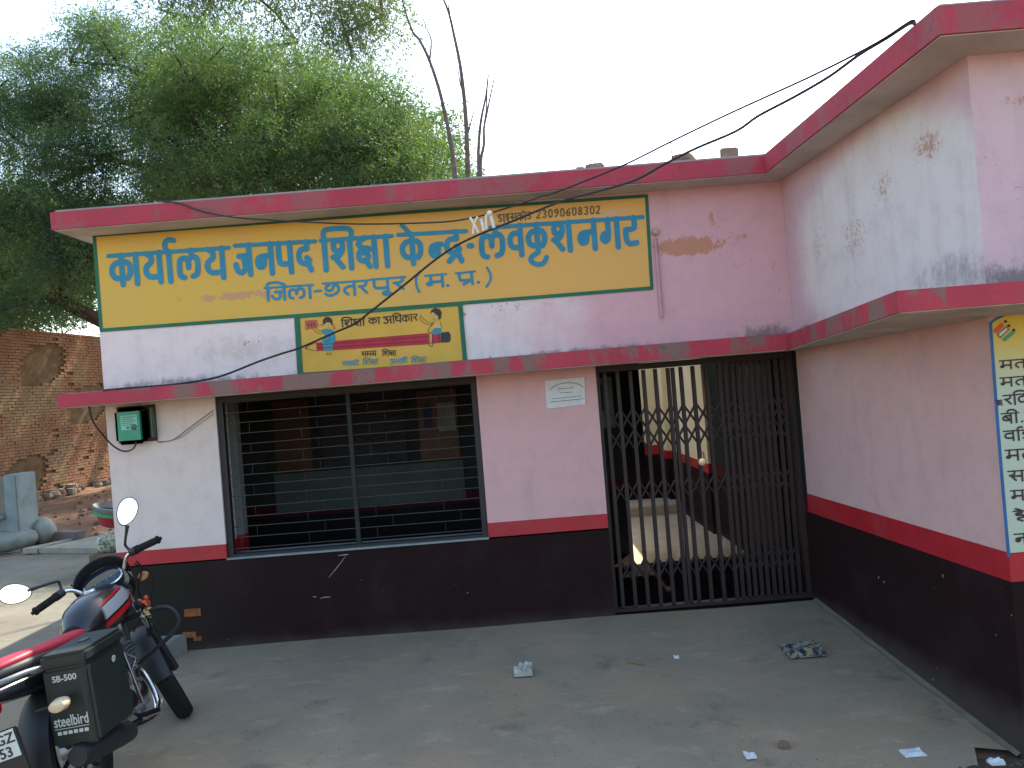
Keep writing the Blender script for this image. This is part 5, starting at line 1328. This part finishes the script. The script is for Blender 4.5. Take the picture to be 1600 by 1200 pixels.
textmesh('box_lettering', 'steelbird', .050, TM((PX0-.0015,PY1-.02,PZ0+.10), (0,-1,0), (0,0,1)) @ Matrix.Diagonal((.92,1.4,1,1)), wh, pb, .0006)
bp(MB().box((PX0-.002,PY0+.03,PZ0+.088),(PX0-.0005,PY1-.02,PZ0+.091)), 'box_rule', wh, pb, smooth=False)
textmesh('box_lettering', 'RIDE SAFE', .020, TM((PX0-.0015,PY1-.02,PZ0+.065), (0,-1,0), (0,0,1)) @ Matrix.Diagonal((1.35,1,1,1)), wh, pb, .0006) if False else None
lg = MB()
em_ = MB()
for k in range(6): lg.box((PX0-.002,PY1-.03-k*.025-.018,PZ0+.062),(PX0-.0005,PY1-.03-k*.025,PZ0+.078))
bp(lg, 'small_print', wh, pb, smooth=False)
em_.tube([(-.085+.018*math.cos(a_), PY0-.005, PZ1-.12+.014*math.sin(a_)) for a_ in [k*.5 for k in range(10)]], .0028, 5)
em_.tube([(-.09,PY0-.005,PZ1-.13),(-.082,PY0-.005,PZ1-.11),(-.074,PY0-.005,PZ1-.13)], .0028, 5)
bp(em_, 'round_emblem', wh, pb)
TILT = Matrix.Translation((0,-.28,.8)) @ Matrix.Rotation(R(10), 4, 'X') @ Matrix.Translation((0,.28,-.8))
for o_ in [pb]+children(pb): o_.data.transform(TILT)
# engine, exhaust, guards
bp(MB().box((.30,-.12,.24),(.72,.12,.46)), 'engine_block', alu, bevel=.035)
fins = MB()
for k in range(8): fins.box((.60+k*.004,-.085,.47+k*.022),(.78+k*.004,.085,.478+k*.022))
fins.box((.63,-.06,.46),(.77,.06,.66))
bp(fins, 'cylinder_fins', alu, smooth=False, kind='stuff')
bp(MB().lathe([(0,.085),(.03,.08),(.04,.05)], (.42,-.12,.34), (0,-1,0), 22), 'clutch_cover', chrm)
bp(MB().lathe([(0,.06),(.025,.055),(.03,.03)], (.60,-.12,.36), (0,-1,0), 22), 'engine_cover', chrm)
ex = bp(MB().tube([(.25,-.17,.25),(.16,-.20,.26),(.05,-.215,.28),(-.35,-.225,.335),(-.40,-.225,.342)], [.03,.05,.056,.056,.045], 18), 'silencer', plas)
bp(MB().tube(catmull([(.80,-.04,.50),(.86,-.06,.40),(.80,-.10,.24),(.60,-.14,.20),(.30,-.165,.24),(.24,-.17,.25)], 4), .019, 10), 'exhaust_pipe', chrm, ex)
bp(MB().tube([(.14,-.203,.318),(.0,-.217,.335),(-.08,-.221,.345)], [.012,.024,.014], 10), 'heat_shield', chrm, ex)
sh_ = bp(MB().tube([(.0,-.125,.33),(.08,-.12,.66)], .016, 10), 'shock_absorber', chrm)
spg = []
for k in range(90): 
    t_ = k/89; a = t_*math.pi*2*9; spg.append((.015+.06*t_+.032*math.cos(a), -.1235+.032*math.sin(a), .40+.24*t_))
bp(MB().tube(spg, .0055, 5), 'spring', chrm, sh_)
bp(MB().box((-.02,-.115,.26),(.50,-.09,.33)), 'swing_arm', plas, bevel=.01)
bp(MB().tube(catmull([(.86,-.05,.74),(.87,-.18,.745),(.875,-.30,.73),(.88,-.345,.67),(.875,-.33,.60),(.85,-.22,.54),(.82,-.07,.48),(.80,-.05,.40)], 5), .013, 10), 'crash_guard', plas)
bp(MB().tube(catmull([(.86,.05,.74),(.87,.18,.745),(.875,.30,.73),(.88,.345,.67),(.875,.33,.60),(.85,.22,.54),(.82,.07,.48),(.80,.05,.40)], 5), .013, 10), 'crash_guard', plas)
bp(MB().tube([(.90,-.03,.78),(.84,-.03,.40),(.70,-.04,.22),(.30,-.04,.20)], .017, 10), 'frame_tube', plas)
bp(MB().tube([(.40,-.20,.62),(.34,-.235,.34)], .009, 8), 'saree_guard', chrm)
bp(MB().tube([(.40,-.205,.62),(.52,-.20,.56),(.56,-.14,.50)], .008, 8), 'saree_guard', chrm)
bp(MB().tube([(.34,-.12,.30),(.34,-.245,.335),(.20,-.25,.345)], .011, 8), 'footrest', alu)
bp(MB().tube([(.45,-.12,.26),(.45,-.26,.26)], .013, 10), 'footrest', rub)
bp(MB().tube([(.42,-.15,.24),(.60,-.19,.22),(.68,-.19,.26)], .008, 8), 'brake_pedal', chrm)
bp(MB().tube([(.38,.10,.24),(.36,.24,.035)], .011, 8), 'side_stand', plas)
bp(MB().box((.42,-.10,.48),(.60,.10,.70)), 'air_box', plas, bevel=.03)
bp(MB().loft([(.44,0,.62,.125,.08,2.5),(.30,0,.60,.135,.09,2.5),(.12,0,.62,.12,.06,2.3)], 20), 'side_cover', blk)
bp(MB().lathe([(0,.03),(.05,.034),(.06,.02)], (.88,-.14,.80), (0,-1,-.2), 14), 'horn', plas)
# marigold ornament tied to the guard
mp = Matrix.Translation(BK.location) @ BK.rotation_euler.to_matrix().to_4x4() @ Vector((.86*.74,-.20*.92,.78*.92))
mgd = empty('marigold_garland', mp, 'orange and cream dried flower garland tied to the motorcycle crash guard', 'garland')
for (nm, mt_, cnt_, dz_) in (('orange_petals', M['orange'], 60, .02), ('cream_petals', simple('cream_petal', c4(.6,.5,.25), .8), 30, -.035)):
    mb = MB()
    for k in range(cnt_):
        c_ = Vector(mp)+Vector((random.gauss(0,.012), random.gauss(0,.012), dz_+random.gauss(0,.014))); a = Vector((random.gauss(0,1),random.gauss(0,1),random.gauss(0,1))).normalized()*.013; b = a.orthogonal().normalized()*.007
        mb.add([c_-a, c_-b, c_+a, c_+b], [(0,1,2,3)])
    mb.build(nm, mt_, mgd, kind='stuff')

# group phrases for repeated things
for base_, phrase in {'paper_scrap': 'paper scraps on the ground', 'roof_stone': 'stones on the roof edge', 'feathery_tree': 'feathery trees behind the building', 'shade_tree': 'dark trees further back',
                      'stone_slab': 'slabs edging the lane', 'cement_sack': 'sacks by the tank', 'overhead_cable': 'cables crossing the front', 'wall_wire': 'thin wires on the wall'}.items():
    for o in COL.objects:
        if o.parent is None and o.name.split('.')[0] == base_: o['group'] = phrase
